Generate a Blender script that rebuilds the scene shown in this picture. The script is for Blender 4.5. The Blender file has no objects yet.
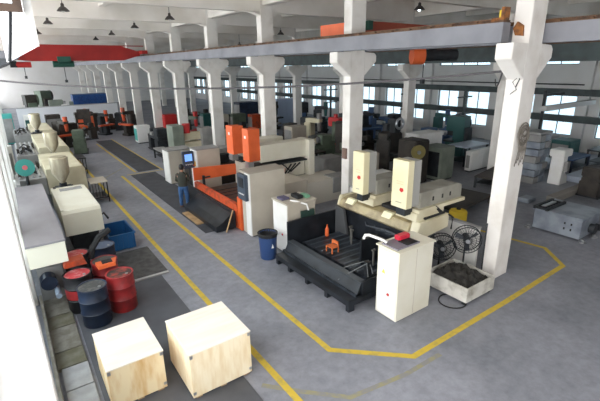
import bpy, bmesh, math, random
from mathutils import Vector, Matrix
random.seed(7)
PI = math.pi
SC = bpy.context.scene
COL = SC.collection
ORG = {}

# ------------------------------------------------------------------ materials
def lin(c):
    c = c / 255.0
    return c / 12.92 if c <= 0.04045 else ((c + 0.055) / 1.055) ** 2.4
def rgb(t): return (lin(t[0]), lin(t[1]), lin(t[2]), 1.0)
MATS = {}
def mat(name, c, rough=0.6, metal=0.0, c2=None, scale=4.0, lo=0.4, hi=0.65, bump=0.0, emit=0.0, detail=6.0, stretch=None, spec=0.5):
    if name in MATS: return MATS[name]
    m = bpy.data.materials.new(name); m.use_nodes = True
    nt = m.node_tree; b = nt.nodes['Principled BSDF']
    b.inputs['Base Color'].default_value = rgb(c)
    b.inputs['Roughness'].default_value = rough
    b.inputs['Metallic'].default_value = metal
    b.inputs['Specular IOR Level'].default_value = spec
    if c2 or bump:
        tc = nt.nodes.new('ShaderNodeTexCoord')
        mp = nt.nodes.new('ShaderNodeMapping')
        if stretch: mp.inputs['Scale'].default_value = stretch
        nz = nt.nodes.new('ShaderNodeTexNoise'); nz.inputs['Scale'].default_value = scale; nz.inputs['Detail'].default_value = detail
        nt.links.new(tc.outputs['Object'], mp.inputs['Vector']); nt.links.new(mp.outputs['Vector'], nz.inputs['Vector'])
        if c2:
            r = nt.nodes.new('ShaderNodeValToRGB')
            r.color_ramp.elements[0].position = lo; r.color_ramp.elements[0].color = rgb(c)
            r.color_ramp.elements[1].position = hi; r.color_ramp.elements[1].color = rgb(c2)
            nt.links.new(nz.outputs['Fac'], r.inputs['Fac']); nt.links.new(r.outputs['Color'], b.inputs['Base Color'])
        if bump:
            bp = nt.nodes.new('ShaderNodeBump'); bp.inputs['Strength'].default_value = bump; bp.inputs['Distance'].default_value = 0.02
            nt.links.new(nz.outputs['Fac'], bp.inputs['Height']); nt.links.new(bp.outputs['Normal'], b.inputs['Normal'])
    if emit:
        b.inputs['Emission Color'].default_value = rgb(c); b.inputs['Emission Strength'].default_value = emit
    MATS[name] = m
    return m

concrete_white = mat('white_painted_concrete', (228, 225, 220), 0.8, c2=(206, 200, 192), scale=1.6, lo=0.5, hi=0.75)
ceil_white = mat('ceiling_whitewash', (236, 232, 226), 0.9, c2=(224, 219, 210), scale=0.7)
wall_white = mat('wall_whitewash', (214, 215, 215), 0.9, c2=(208, 208, 206), scale=0.8)
beam_grey = mat('grey_painted_girder', (132, 134, 141), 0.6, c2=(118, 119, 126), scale=1.2)
steel_green = mat('dark_green_steel', (62, 76, 76), 0.5, c2=(48, 58, 60), scale=2)
steel_dark = mat('dark_steel', (52, 56, 60), 0.5, 0.3, c2=(36, 38, 42), scale=3)
rail_rust = mat('rusty_rail', (112, 84, 62), 0.8, c2=(74, 56, 44), scale=6, bump=0.3)
rust = mat('rust', (150, 96, 50), 0.9, c2=(84, 58, 42), scale=9, bump=0.4)
red_crane = mat('red_crane_paint', (178, 44, 40), 0.5, c2=(158, 38, 36), scale=1.0)
orange_crane = mat('orange_crane_paint', (176, 84, 62), 0.5, c2=(158, 70, 52), scale=1.0)
green_paint = mat('green_motor_paint', (36, 84, 72), 0.5)
orange = mat('orange_machine_paint', (232, 108, 58), 0.45, c2=(220, 98, 50), scale=2)
orange_dirty = mat('oily_orange_paint', (206, 84, 44), 0.5, c2=(132, 62, 44), scale=3.5, lo=0.5, hi=0.7)
cream = mat('cream_machine_paint', (214, 207, 180), 0.5, c2=(196, 186, 156), scale=1.4)
cream2 = mat('pale_cream_paint', (222, 219, 204), 0.5, c2=(212, 207, 188), scale=1.2)
head_cream = mat('head_cream_paint', (222, 214, 180), 0.45, c2=(214, 205, 168), scale=1.3)
beige = mat('beige_grey_paint', (190, 182, 168), 0.55, c2=(178, 170, 156), scale=1.5)
white_m = mat('white_machine_paint', (232, 232, 230), 0.45, c2=(222, 221, 216), scale=1.5)
grey_m = mat('grey_machine_paint', (150, 150, 148), 0.55, c2=(132, 131, 130), scale=2)
grey_top = mat('grey_cover_sheet', (146, 142, 146), 0.45, c2=(124, 120, 124), scale=1.6, stretch=(1, 0.4, 1))
tank_black = mat('black_oily_steel', (38, 42, 48), 0.35, 0.2, c2=(24, 27, 31), scale=3)
tank_in = mat('oily_tank_plate', (62, 68, 76), 0.3, 0.4, c2=(40, 45, 52), scale=5, lo=0.45, hi=0.6)
rubber = mat('black_rubber', (30, 31, 33), 0.7)
mat_dark = mat('dark_floor_mat', (66, 68, 74), 0.75, c2=(54, 56, 61), scale=2.0)
plate_dark = mat('dark_floor_plate', (84, 86, 92), 0.6, c2=(70, 72, 78), scale=1.5)
rough_plate = mat('oily_trench_plate', (84, 84, 84), 0.7, c2=(62, 62, 62), scale=6, bump=0.2)
pale_edge = mat('pale_steel_edge', (168, 168, 168), 0.5)
blue_plastic = mat('blue_plastic', (30, 92, 146), 0.45)
bin_blue = mat('blue_bin_plastic', (40, 66, 112), 0.5)
drum_blue = mat('navy_drum_paint', (24, 34, 52), 0.4, c2=(36, 50, 74), scale=3)
drum_red = mat('red_drum_paint', (164, 44, 46), 0.45, c2=(126, 42, 44), scale=6)
drum_black = mat('black_drum_paint', (28, 28, 32), 0.45)
drum_lid_red = mat('faded_red_lid', (206, 74, 80), 0.5, c2=(228, 196, 196), scale=4, lo=0.55, hi=0.7)
drum_lid_dark = mat('oily_drum_lid', (60, 64, 64), 0.4, c2=(110, 110, 108), scale=8, lo=0.5, hi=0.7)
red_paint = mat('red_paint', (186, 40, 40), 0.5)
yellow_paint = mat('yellow_paint', (216, 186, 48), 0.6)
ply = mat('plywood', (240, 226, 196), 0.75, c2=(228, 206, 166), scale=3, stretch=(4, 4, 0.8), lo=0.4, hi=0.7)
ply_top = mat('plywood_top', (240, 232, 220), 0.75, c2=(234, 222, 208), scale=2.0, stretch=(0.6, 4, 1))
ply_knot = mat('knotted_plywood', (238, 218, 178), 0.75, c2=(214, 172, 112), scale=2.2, stretch=(3, 3, 0.7), lo=0.45, hi=0.72)
wood_dark = mat('brown_window_wood', (92, 74, 62), 0.6, c2=(62, 48, 40), scale=5)
wood_stool = mat('orange_brown_wood', (196, 104, 56), 0.6)
wood_pale = mat('pale_wood', (178, 148, 108), 0.7, c2=(150, 120, 84), scale=5)
chrome = mat('bare_metal', (176, 178, 182), 0.3, 0.8)
castiron = mat('ground_cast_iron', (156, 164, 174), 0.4, 0.35, c2=(118, 126, 138), scale=2)
teal = mat('teal_paint', (70, 168, 160), 0.5)
pink = mat('pink_mark', (224, 120, 124), 0.5)
blue_tank = mat('blue_cladding', (34, 82, 150), 0.5, c2=(26, 68, 130), scale=2)
teal_m = mat('dark_teal_machine', (36, 86, 84), 0.5)
green_m = mat('olive_green_machine', (96, 108, 92), 0.55, c2=(78, 90, 76), scale=2)
greygreen = mat('grey_green_machine', (126, 134, 122), 0.55, c2=(110, 118, 108), scale=2)
blue_m = mat('steel_blue_machine', (64, 92, 132), 0.5)
brown_m = mat('dark_brown_machine', (58, 52, 46), 0.6, c2=(40, 36, 33), scale=3)
hopper_m = mat('steel_hopper', (222, 214, 190), 0.3, 0.3, c2=(186, 172, 144), scale=2, stretch=(3, 3, .6))
cable_m = mat('grey_cable', (88, 86, 88), 0.7)
slab_m = mat('concrete_kerb', (128, 126, 118), 0.85, c2=(104, 100, 90), scale=6, bump=0.2)
slab_l = mat('pale_paving', (164, 166, 170), 0.8, c2=(148, 150, 152), scale=5)
slab_moss = mat('mossy_concrete', (112, 110, 98), 0.9, c2=(92, 90, 72), scale=5, bump=0.2)
lamp_m = mat('dark_lamp_shade', (66, 62, 60), 0.5)
bulb_on = mat('lit_bulb', (235, 245, 255), 0.5, emit=6.0)
bulb_off = mat('unlit_bulb', (200, 200, 196), 0.3)
screen_m = mat('lit_blue_screen', (120, 170, 240), 0.3, emit=1.0)
skin_m = mat('skin', (176, 128, 104), 0.6)
hair_m = mat('black_hair', (24, 22, 22), 0.6)
shirt_m = mat('dark_olive_shirt', (52, 54, 48), 0.85)
jean_m = mat('blue_denim', (44, 78, 122), 0.85, c2=(58, 96, 142), scale=6)
shoe_m = mat('brown_shoe', (92, 66, 56), 0.6)
mesh_dark = mat('dark_fan_wire', (40, 44, 48), 0.4, 0.5)
curing = mat('scrap_pile_dark', (48, 46, 42), 0.9, c2=(28, 27, 26), scale=10, bump=0.8)
pinkplastic = mat('crimson_plastic', (198, 44, 66), 0.4)
white_plastic = mat('white_plastic', (224, 222, 220), 0.4)
blueish_sheet = mat('pale_blue_sheet', (196, 206, 222), 0.35)

def glass_mat():
    m = bpy.data.materials.new('window_glass'); m.use_nodes = True; nt = m.node_tree; nt.nodes.clear()
    o = nt.nodes.new('ShaderNodeOutputMaterial'); mx = nt.nodes.new('ShaderNodeMixShader'); t = nt.nodes.new('ShaderNodeBsdfTransparent'); g = nt.nodes.new('ShaderNodeBsdfGlossy')
    t.inputs['Color'].default_value = (0.9, 0.95, 0.97, 1); g.inputs['Roughness'].default_value = 0.05; mx.inputs['Fac'].default_value = 0.06
    nt.links.new(t.outputs[0], mx.inputs[1]); nt.links.new(g.outputs[0], mx.inputs[2]); nt.links.new(mx.outputs[0], o.inputs['Surface'])
    return m
glass = glass_mat()

def floor_mat():
    m = bpy.data.materials.new('concrete_floor'); m.use_nodes = True; nt = m.node_tree; b = nt.nodes['Principled BSDF']
    tc = nt.nodes.new('ShaderNodeTexCoord')
    def noise(s, d, r=0.6):
        n = nt.nodes.new('ShaderNodeTexNoise'); n.inputs['Scale'].default_value = s; n.inputs['Detail'].default_value = d; n.inputs['Roughness'].default_value = r
        nt.links.new(tc.outputs['Object'], n.inputs['Vector']); return n
    n1 = noise(0.45, 5); n2 = noise(5.0, 8, 0.7)
    r = nt.nodes.new('ShaderNodeValToRGB'); e = r.color_ramp.elements
    e[0].position = 0.3; e[0].color = rgb((122, 125, 133)); e[1].position = 0.72; e[1].color = rgb((156, 158, 167))
    r2 = nt.nodes.new('ShaderNodeValToRGB'); e = r2.color_ramp.elements
    e[0].position = 0.3; e[0].color = (0.72, 0.72, 0.72, 1); e[1].position = 0.62; e[1].color = (1, 1, 1, 1)
    mx = nt.nodes.new('ShaderNodeMix'); mx.data_type = 'RGBA'; mx.blend_type = 'MULTIPLY'; mx.inputs['Factor'].default_value = 1
    nt.links.new(n1.outputs['Fac'], r.inputs['Fac']); nt.links.new(n2.outputs['Fac'], r2.inputs['Fac'])
    nt.links.new(r.outputs['Color'], mx.inputs['A']); nt.links.new(r2.outputs['Color'], mx.inputs['B'])
    nt.links.new(mx.outputs['Result'], b.inputs['Base Color']); b.inputs['Roughness'].default_value = 0.5
    b.inputs['Specular IOR Level'].default_value = 0.35
    return m
floor_m = floor_mat()
def line_mat():
    m = mat('yellow_floor_paint', (204, 176, 62), 0.7, c2=(168, 152, 84), scale=7, lo=0.48, hi=0.75)
    return m
line_m = line_mat()
line_worn = mat('worn_yellow_paint', (148, 144, 112), 0.7, c2=(134, 133, 130), scale=8, lo=0.4, hi=0.6)

# ------------------------------------------------------------------ mesh builder
class MB:
    def __init__(s): s.v = []; s.f = []
    def add(s, vs, fs):
        n = len(s.v); s.v += [tuple(map(float, p)) for p in vs]; s.f += [tuple(i + n for i in f) for f in fs]; return s
    def box(s, x0, x1, y0, y1, z0, z1):
        return s.add([(x0,y0,z0),(x1,y0,z0),(x1,y1,z0),(x0,y1,z0),(x0,y0,z1),(x1,y0,z1),(x1,y1,z1),(x0,y1,z1)],
                     [(3,2,1,0),(4,5,6,7),(0,1,5,4),(1,2,6,5),(2,3,7,6),(3,0,4,7)])
    def prism(s, pts, a0, a1, axis='y'):
        """pts 2-D outline extruded along axis: y -> (x,z), x -> (y,z), z -> (x,y)"""
        def P(p, a):
            return (p[0], a, p[1]) if axis == 'y' else ((a, p[0], p[1]) if axis == 'x' else (p[0], p[1], a))
        n = len(pts)
        vs = [P(p, a0) for p in pts] + [P(p, a1) for p in pts]
        fs = [tuple(range(n)), tuple(range(2*n-1, n-1, -1))] + [(i, i+n, (i+1) % n + n, (i+1) % n) for i in range(n)]
        return s.add(vs, fs)
    def cyl(s, p0, p1, r, r2=None, seg=16):
        p0 = Vector(p0); p1 = Vector(p1); r2 = r if r2 is None else r2
        d = (p1 - p0).normalized(); a = d.orthogonal().normalized(); b = d.cross(a)
        vs = []
        for p, q in ((p0, r), (p1, r2)):
            for i in range(seg):
                t = 2*PI*i/seg; vs.append(p + (a*math.cos(t) + b*math.sin(t))*q)
        fs = [(i, (i+1) % seg, (i+1) % seg + seg, i+seg) for i in range(seg)] + [tuple(range(seg-1, -1, -1)), tuple(range(seg, 2*seg))]
        return s.add(vs, fs)
    def lathe(s, c, prof, seg=24):
        c = Vector(c); vs = []; n = len(prof)
        for r, z in prof:
            for i in range(seg):
                t = 2*PI*i/seg; vs.append((c.x + r*math.cos(t), c.y + r*math.sin(t), c.z + z))
        fs = []
        for k in range(n-1):
            for i in range(seg): fs.append((k*seg+i, k*seg+(i+1) % seg, (k+1)*seg+(i+1) % seg, (k+1)*seg+i))
        fs.append(tuple(range(seg-1, -1, -1))); fs.append(tuple(range((n-1)*seg, n*seg)))
        return s.add(vs, fs)
    def tube(s, pts, r, seg=8):
        pts = [Vector(p) for p in pts]; n = len(pts); vs = []
        up = Vector((0, 0, 1))
        for k, p in enumerate(pts):
            d = (pts[min(k+1, n-1)] - pts[max(k-1, 0)]).normalized()
            a = d.cross(up)
            a = d.orthogonal() if a.length < 0.05 else a
            a.normalize(); b = d.cross(a)
            for i in range(seg):
                t = 2*PI*i/seg; vs.append(p + (a*math.cos(t) + b*math.sin(t))*r)
        fs = [(k*seg+i, k*seg+(i+1) % seg, (k+1)*seg+(i+1) % seg, (k+1)*seg+i) for k in range(n-1) for i in range(seg)]
        fs += [tuple(range(seg-1, -1, -1)), tuple(range((n-1)*seg, n*seg))]
        return s.add(vs, fs)
    def ring(s, c, R, r, normal='x', seg=28, sseg=6):
        c = Vector(c)
        vs = []
        for i in range(seg):
            t = 2*PI*i/seg
            for j in range(sseg):
                u = 2*PI*j/sseg; q = R + r*math.cos(u); w = r*math.sin(u)
                a, b = q*math.cos(t), q*math.sin(t)
                vs.append(c + (Vector((w, a, b)) if normal == 'x' else (Vector((a, w, b)) if normal == 'y' else Vector((a, b, w)))))
        fs = [(i*sseg+j, ((i+1) % seg)*sseg+j, ((i+1) % seg)*sseg+(j+1) % sseg, i*sseg+(j+1) % sseg) for i in range(seg) for j in range(sseg)]
        return s.add(vs, fs)
    def build(s, name, material, parent=None, bevel=0.0, smooth=False, label=None):
        o0 = ORG.get(parent.name, Vector((0, 0, 0))) if parent else Vector((0, 0, 0))
        me = bpy.data.meshes.new(name)
        me.from_pydata([(x - o0.x, y - o0.y, z - o0.z) for x, y, z in s.v], [], s.f)
        bm = bmesh.new(); bm.from_mesh(me)
        bmesh.ops.recalc_face_normals(bm, faces=bm.faces)
        if bevel:
            bmesh.ops.bevel(bm, geom=[e for e in bm.edges if len(e.link_faces) == 2 and e.calc_face_angle() > 0.6], offset=bevel, segments=2, affect='EDGES', clamp_overlap=True)
        bm.to_mesh(me); bm.free()
        if smooth:
            for p in me.polygons: p.use_smooth = True
            try: me.set_sharp_from_angle(angle=0.7)
            except Exception: pass
        me.materials.append(material)
        ob = bpy.data.objects.new(name, me); COL.objects.link(ob)
        if parent: ob.parent = parent
        ORG[ob.name] = o0.copy()
        if label: ob['label'] = label
        return ob
def recentre(o):
    """put a top-level mesh's origin at its base centre"""
    me = o.data; xs = [v.co.x for v in me.vertices]; ys = [v.co.y for v in me.vertices]; zs = [v.co.z for v in me.vertices]
    c = Vector(((min(xs)+max(xs))/2, (min(ys)+max(ys))/2, min(zs)))
    me.transform(Matrix.Translation(-c)); o.location = c
    return o
def thing(name, label, cat, loc=(0, 0, 0), group=None):
    o = bpy.data.objects.new(name, None); COL.objects.link(o); o.location = loc; o.empty_display_size = 0.2
    o['label'] = label; o['category'] = cat
    if group: o['group'] = group
    ORG[o.name] = Vector(loc)
    return o
def tag(o, label, cat, group=None):
    o['label'] = label; o['category'] = cat
    if group: o['group'] = group
    return recentre(o)
def struct(name, mb, m, parent=None, bevel=0.0, label=None):
    o = mb.build(name, m, parent, bevel)
    if not parent: o['kind'] = 'structure'
    if label: o['label'] = label
    return o
def dup(root, loc, label=None, group=None, rotz=None):
    r = root.copy(); COL.objects.link(r); r.location = loc
    if rotz is not None: r.rotation_euler = (0, 0, rotz)
    if label: r['label'] = label
    if group: r['group'] = group
    for ch in list(root.children):
        c = ch.copy(); COL.objects.link(c); c.parent = r
        for g in list(ch.children):
            d = g.copy(); COL.objects.link(d); d.parent = c
    return r
def box(*a): return MB().box(*a)

# ------------------------------------------------------------------ camera
F = Vector((0.54414559, 0.77896998, -0.31162693)); R = Vector((0.81698796, -0.57647423, -0.01442664)); U = Vector((0.19088281, 0.24674526, 0.95009501))
cd = bpy.data.cameras.new('camera'); cam = bpy.data.objects.new('camera', cd); COL.objects.link(cam)
M = Matrix((R, U, -F)).transposed().to_4x4(); M.translation = Vector((0, 0, 5.0)); cam.matrix_world = M
cd.sensor_width = 36.0; cd.lens = 412.2 / 600 * 36; cd.clip_start = 0.05; cd.clip_end = 400
SC.camera = cam

# ------------------------------------------------------------------ structure
B = 5.31; Y0 = 4.61; CW = 0.57; CY = 0.36; NB = 12
YE = 69.6
XA, XB, XC, XL = 8.9, 17.8, 26.7, -0.7
fl = MB().box(-6, 27.2, -8, YE, -0.12, 0); struct('floor', fl, floor_m, label='grey worn concrete factory floor')

def column(x, y, zc, name_label, left=True, right=True, top=7.9):
    m = MB()
    m.box(x, x+CW, y, y+CY, 0, top)
    if left: m.prism([(x+.01, zc), (x-0.55, zc), (x-0.55, zc-0.3), (x+.01, zc-0.72)], y, y+CY)
    if right: m.prism([(x+CW-.01, zc), (x+CW+0.42, zc-.02), (x+CW+0.5, zc-0.1), (x+CW+0.5, zc-0.28), (x+CW-.01, zc-0.72)], y, y+CY)
    return struct('column', m, concrete_white, label=name_label, bevel=0.012)
for k in range(NB):
    column(XA, Y0+k*B, 5.36, 'white concrete column with bracket arms, row along the yellow line, number %d from the near end' % (k+1))
for k in range(0, NB):
    column(XB, Y0+k*B, 4.98, 'white concrete column with bracket arms in the second row')
for k in range(0, NB):
    column(-0.7 if k == 0 else -0.77, Y0+k*B, 5.1, 'white concrete column against the window wall', left=False, right=False, top=7.9)
# cross beams with haunches, one per frame
for k in range(NB):
    y = Y0+k*B+0.02
    m = MB()
    m.box(-0.9, 27.0, y, y+0.3, 7.0, 7.95)
    for xc in (XA, XB):
        m.prism([(xc, 7.02), (xc-.45, 7.02), (xc, 6.88)], y, y+0.3)
        m.prism([(xc+CW, 7.02), (xc+CW+.45, 7.02), (xc+CW, 6.88)], y, y+0.3)
    struct('beam', m, ceil_white, label='white concrete roof beam spanning the hall')
for x in (XA+.1, XB+.1):
    for k in range(NB-1):
        struct('beam', box(x, x+0.35, Y0+k*B+0.46, Y0+(k+1)*B+0.08, 7.25, 7.95), ceil_white)
for x in (4.1, 13.3, 22.2):
    for k in range(NB-1):
        struct('beam', box(x, x+0.25, Y0+k*B+0.46, Y0+(k+1)*B+0.08, 7.5, 7.95), ceil_white)
struct('ceiling', box(-0.9, 27.2, -8.3, YE, 7.95, 8.15), ceil_white)
struct('wall_end', box(-0.9, 27.2, YE, YE+0.3, 0, 7.95), wall_white)

# window wall on the far side (x = 26.7)
wr = MB()
YS = -8.0
wr.box(XC, XC+0.3, YS, YE, 0, 0.85); wr.box(XC, XC+0.3, YS, YE, 3.12, 4.83); wr.box(XC, XC+0.3, YS, YE, 5.3, 7.95)
offs = [(0.4, 2.15), (2.75, 4.5)]
wins = []
k0 = -2
ysegs = []
for k in range(k0, NB):
    for a, b in offs: wins.append((Y0+k*B+a+0.28, Y0+k*B+b+0.28))
prev = YS
for a, b in wins:
    if a > prev: wr.box(XC, XC+0.3, prev, a, 0.85, 3.12)
    prev = b
wr.box(XC, XC+0.3, prev, YE, 0.85, 3.12)
prev = YS
cl = [(Y0+k*B+0.9, Y0+k*B+4.9) for k in range(k0, NB)]
for a, b in cl:
    wr.box(XC, XC+0.3, prev, a, 4.83, 5.3); prev = b
wr.box(XC, XC+0.3, prev, YE, 4.83, 5.3)
for k in range(k0, NB): wr.box(XC-0.25, XC, Y0+k*B, Y0+k*B+0.5, 0, 7.95)
struct('wall_east', wr, wall_white)
wf0 = None
def window(n, x, a, b, z0, z1, mull, rows):
    m = MB(); t = 0.035
    m.box(x, x+0.08, a, a+t, z0, z1); m.box(x, x+0.08, b-t, b, z0, z1); m.box(x, x+0.08, a+t, b-t, z0, z0+t); m.box(x, x+0.08, a+t, b-t, z1-t, z1)
    for i in range(1, mull): yy = a+(b-a)*i/mull; m.box(x+.01, x+0.07, yy-t/2, yy+t/2, z0+t, z1-t)
    for i in range(1, rows): zz = z0+(z1-z0)*i/rows; m.box(x+.02, x+0.06, a+t, b-t, zz-.02, zz+.02)
    w = struct('window_%d' % n, m, steel_green)
    g = box(x+0.035, x+0.045, a+t, b-t, z0+t, z1-t).build('pane', glass, w)
    return w
n = 1
for a, b in wins:
    if a > 4: window(n, XC+0.1, a, b, 0.85, 3.12, 2, 2); n += 1
for a, b in cl:
    if a > 4: window(n, XC+0.1, a, b, 4.83, 5.3, 4, 1); n += 1

# window wall beside the camera (x = -0.7): large openings
wl = MB()
wl.box(XL-0.3, XL, 4.0, YE, 0, 0.9); wl.box(XL-0.3, XL, 4.0, YE, 4.6, 4.9); wl.box(XL-0.3, XL, 4.0, YE, 7.2, 7.95)
for k in range(NB): wl.box(XL-0.3, XL, Y0+k*B-0.15, Y0+k*B+CW+0.15, 0.9, 4.6); wl.box(XL-0.3, XL, Y0+k*B-0.15, Y0+k*B+CW+0.15, 4.9, 7.2)
struct('wall_west', wl, wall_white)
for k in range(NB-1):
    window(n, XL-0.2, Y0+k*B+CW+0.15, Y0+(k+1)*B-0.15, 0.9, 4.6, 4, 3); n += 1
# white panel with glow added to look overexposed, high beside the camera, and the opened wooden casement above it
glow_white = mat('glowing_white_panel', (246, 246, 250), 0.6, emit=1.3)
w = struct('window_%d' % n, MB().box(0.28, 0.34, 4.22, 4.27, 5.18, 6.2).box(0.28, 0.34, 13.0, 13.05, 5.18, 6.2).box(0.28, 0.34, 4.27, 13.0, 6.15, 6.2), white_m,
           label='glowing white panel strip high above the near column'); n += 1
box(0.29, 0.33, 4.27, 13.0, 5.18, 6.15).build('pane', glow_white, w)
w = struct('window_%d' % n, MB().box(-0.15, 0.27, 4.16, 4.2, 5.43, 5.49).box(0.21, 0.27, 4.16, 4.2, 5.49, 6.1).box(-0.15, -0.09, 4.16, 4.2, 5.49, 6.1).box(-0.09, 0.21, 4.16, 4.2, 6.04, 6.1), wood_dark,
           label='brown wooden casement swung open'); n += 1
box(-0.09, 0.21, 4.175, 4.185, 5.49, 6.04).build('pane', glass, w)

ws = MB().box(3.0, 27.0, -8.3, -8.0, 0, 7.95).box(-0.9, 3.0, -8.3, -8.0, 3.6, 7.95)  # unseen behind the camera, added to cut light from the south; low gap left open
struct('unseen_wall_south', ws, wall_white)
struct('wall_west', MB().box(XL-0.3, XL, -8, 4.0, 0, 0.9).box(XL-0.3, XL, -8, 4.0, 6.6, 7.95), wall_white)
# crane runway girders and rails
struct('beam', MB().box(8.45, 8.72, 4.93, YE-.2, 5.38, 5.76), beam_grey, label='long grey crane runway girder on the near brackets')
struct('beam', MB().box(9.56, 9.92, -1.0, YE-.2, 5.38, 5.76), beam_grey, label='grey crane runway girder behind the first column row')
struct('beam', MB().box(17.3, 17.62, -1.0, YE-.2, 5.0, 5.62), steel_green, label='dark green crane runway girder on the second column row')
struct('beam', MB().box(18.5, 18.8, -1.0, YE-.2, 5.0, 5.62), steel_green)
struct('beam', MB().box(26.35, 26.6, 0, YE-.2, 3.14, 3.5), steel_green, label='dark steel lintel along the window wall')
struct('beam', MB().box(25.9, 26.2, 0, YE-.2, 1.72, 2.08), steel_green, label='dark low girder crossing the windows')
def rail(x, z, y0, y1, lab):
    m = MB().box(x-0.16, x+0.16, y0, y1, z, z+0.02).box(x-0.03, x+0.03, y0, y1, z+0.02, z+0.09)
    y = y0
    while y < min(y1, 40): m.box(x-0.12, x+0.12, y, y+0.1, z+0.02, z+0.05); y += 0.6
    tag(m.build('crane_rail', rail_rust), lab, 'crane rail')
rail(8.61, 5.76, 4.95, YE-.3, 'rusty brown crane rail on the long pale girder in front of the columns')
rail(9.74, 5.76, -1.0, YE-.3, 'rusty crane rail on the girder behind the first column row')
rail(17.46, 5.62, -1.0, YE-.3, 'crane rail on the dark green girder')
t = thing('rail_end_stop', 'rusty yellow end stop bolted on the rail beside the first column', 'end stop', (8.61, 5.02, 5.78))
MB().box(8.5, 8.72, 4.97, 5.03, 5.78, 6.05).box(8.53, 8.69, 5.03, 5.25, 5.78, 5.86).build('bracket', rust, t)
MB().box(8.55, 8.67, 5.03, 5.1, 5.86, 6.0).build('buffer', yellow_paint, t)
o = MB().prism([(4.72, 5.5), (4.88, 5.52), (4.94, 5.66), (4.86, 5.78), (4.74, 5.7)], 8.84, 8.9, 'x').build('rusty_bracket_plate', rust); tag(o, 'rusty plate fixed high on the first column beside the rail end', 'bracket')

# floor plates, mats, lines
def slab(name, x0, x1, y0, y1, z, m, lab, cat, b=0.004, z0=0.001):
    o = box(x0, x1, y0, y1, z0, z).build(name, m, None, b); return tag(o, lab, cat)
slab('floor_mat', 4.45, 5.62, 11.6, 20.75, 0.02, mat_dark, 'long dark floor mat in front of the orange machine', 'mat')
slab('floor_mat', 4.95, 6.0, 21.3, 32.6, 0.02, mat_dark, 'dark floor mat farther along the aisle, beyond the cream machine', 'mat')
slab('floor_plate', 0.42, 2.45, 4.2, 9.68, 0.015, plate_dark, 'dark steel floor area under the drums and plywood crates', 'floor plate')
slab('trench_cover', 1.66, 2.66, 9.82, 11.66, 0.03, rough_plate, 'oily dark trench cover in front of the blue crate', 'cover')
slab('steel_strip', 1.7, 2.66, 9.7, 9.8, 0.035, pale_edge, 'pale steel strip edging the oily trench cover', 'strip')
def line(pts, w=0.12, m=None, z=0.004):
    mb = MB()
    P2 = [Vector(p) for p in pts]
    L, Rr = [], []
    for i, p in enumerate(P2):
        if i == 0: d = (P2[1]-p).normalized(); nrm = Vector((-d.y, d.x)); s = 1
        elif i == len(P2)-1: d = (p-P2[i-1]).normalized(); nrm = Vector((-d.y, d.x)); s = 1
        else:
            d1 = (p-P2[i-1]).normalized(); d2 = (P2[i+1]-p).normalized(); n1 = Vector((-d1.y, d1.x)); n2 = Vector((-d2.y, d2.x))
            nrm = (n1+n2).normalized(); s = min(2, 1/max(0.3, nrm.dot(n1)))
        L.append(p+nrm*w/2*s); Rr.append(p-nrm*w/2*s)
    for i in range(len(P2)-1):
        vs = [(L[i].x, L[i].y, z), (Rr[i].x, Rr[i].y, z), (Rr[i+1].x, Rr[i+1].y, z), (L[i+1].x, L[i+1].y, z)]
        mb.add(vs, [(0, 1, 2, 3)])
    o = mb.build('floor_marking', m or line_m); o['kind'] = 'structure'; return o
line([(4.06, 20.9), (4.06, 4.93), (5.16, 3.9), (8.2, 3.9), (10.98, 3.95), (11.72, 4.75), (11.45, 6.6), (11.4, 9.0)])
line([(2.9, 2.5), (2.9, 30.0)])
line([(4.8, 21.3), (4.8, 31.5)], 0.1)
line([(6.06, 20.9), (6.06, 33.0)], 0.07)
line([(3.0, 20.6), (4.75, 23.0)], 0.08, line_worn)
line([(4.3, 20.95), (6.0, 20.95)], 0.07)
line([(2.6, 4.9), (3.05, 4.4), (3.6, 3.85), (4.7, 3.68), (5.6, 3.66)], 0.09, line_worn, 0.003)

# kerb slabs beside the near column (a row of concrete covers)
ys = [5.9, 6.55, 7.2, 7.72, 8.6, 9.1, 9.95]
kerb_l = ['pale grey paving tile beside the plywood crate, lowest of the row', 'pale grey paving tile, second up the row beside the near column', 'mossy concrete cover slab next beyond the pale tiles',
          'narrow concrete slab between two mossy cover slabs', 'mossy cover slab with a dark corner hole', 'concrete cover slab at the far end of the row']
for i in range(6):
    a, b = ys[i], ys[i+1]
    o = box(-0.05 if i < 2 else -0.1, 0.36, a+0.012, b-0.012, 0.001, 0.07).build('cover_slab', slab_l if i < 2 else (slab_moss if i % 2 == 0 else slab_m), None, 0.006)
    tag(o, kerb_l[i], 'slab', 'slabs along the near wall')
tag(box(-0.16, -0.105, 5.2, 9.8, 0, 0.3).build('low_kerb', slab_m, None, 0.01), 'low concrete kerb running past the near white column', 'kerb')

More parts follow.
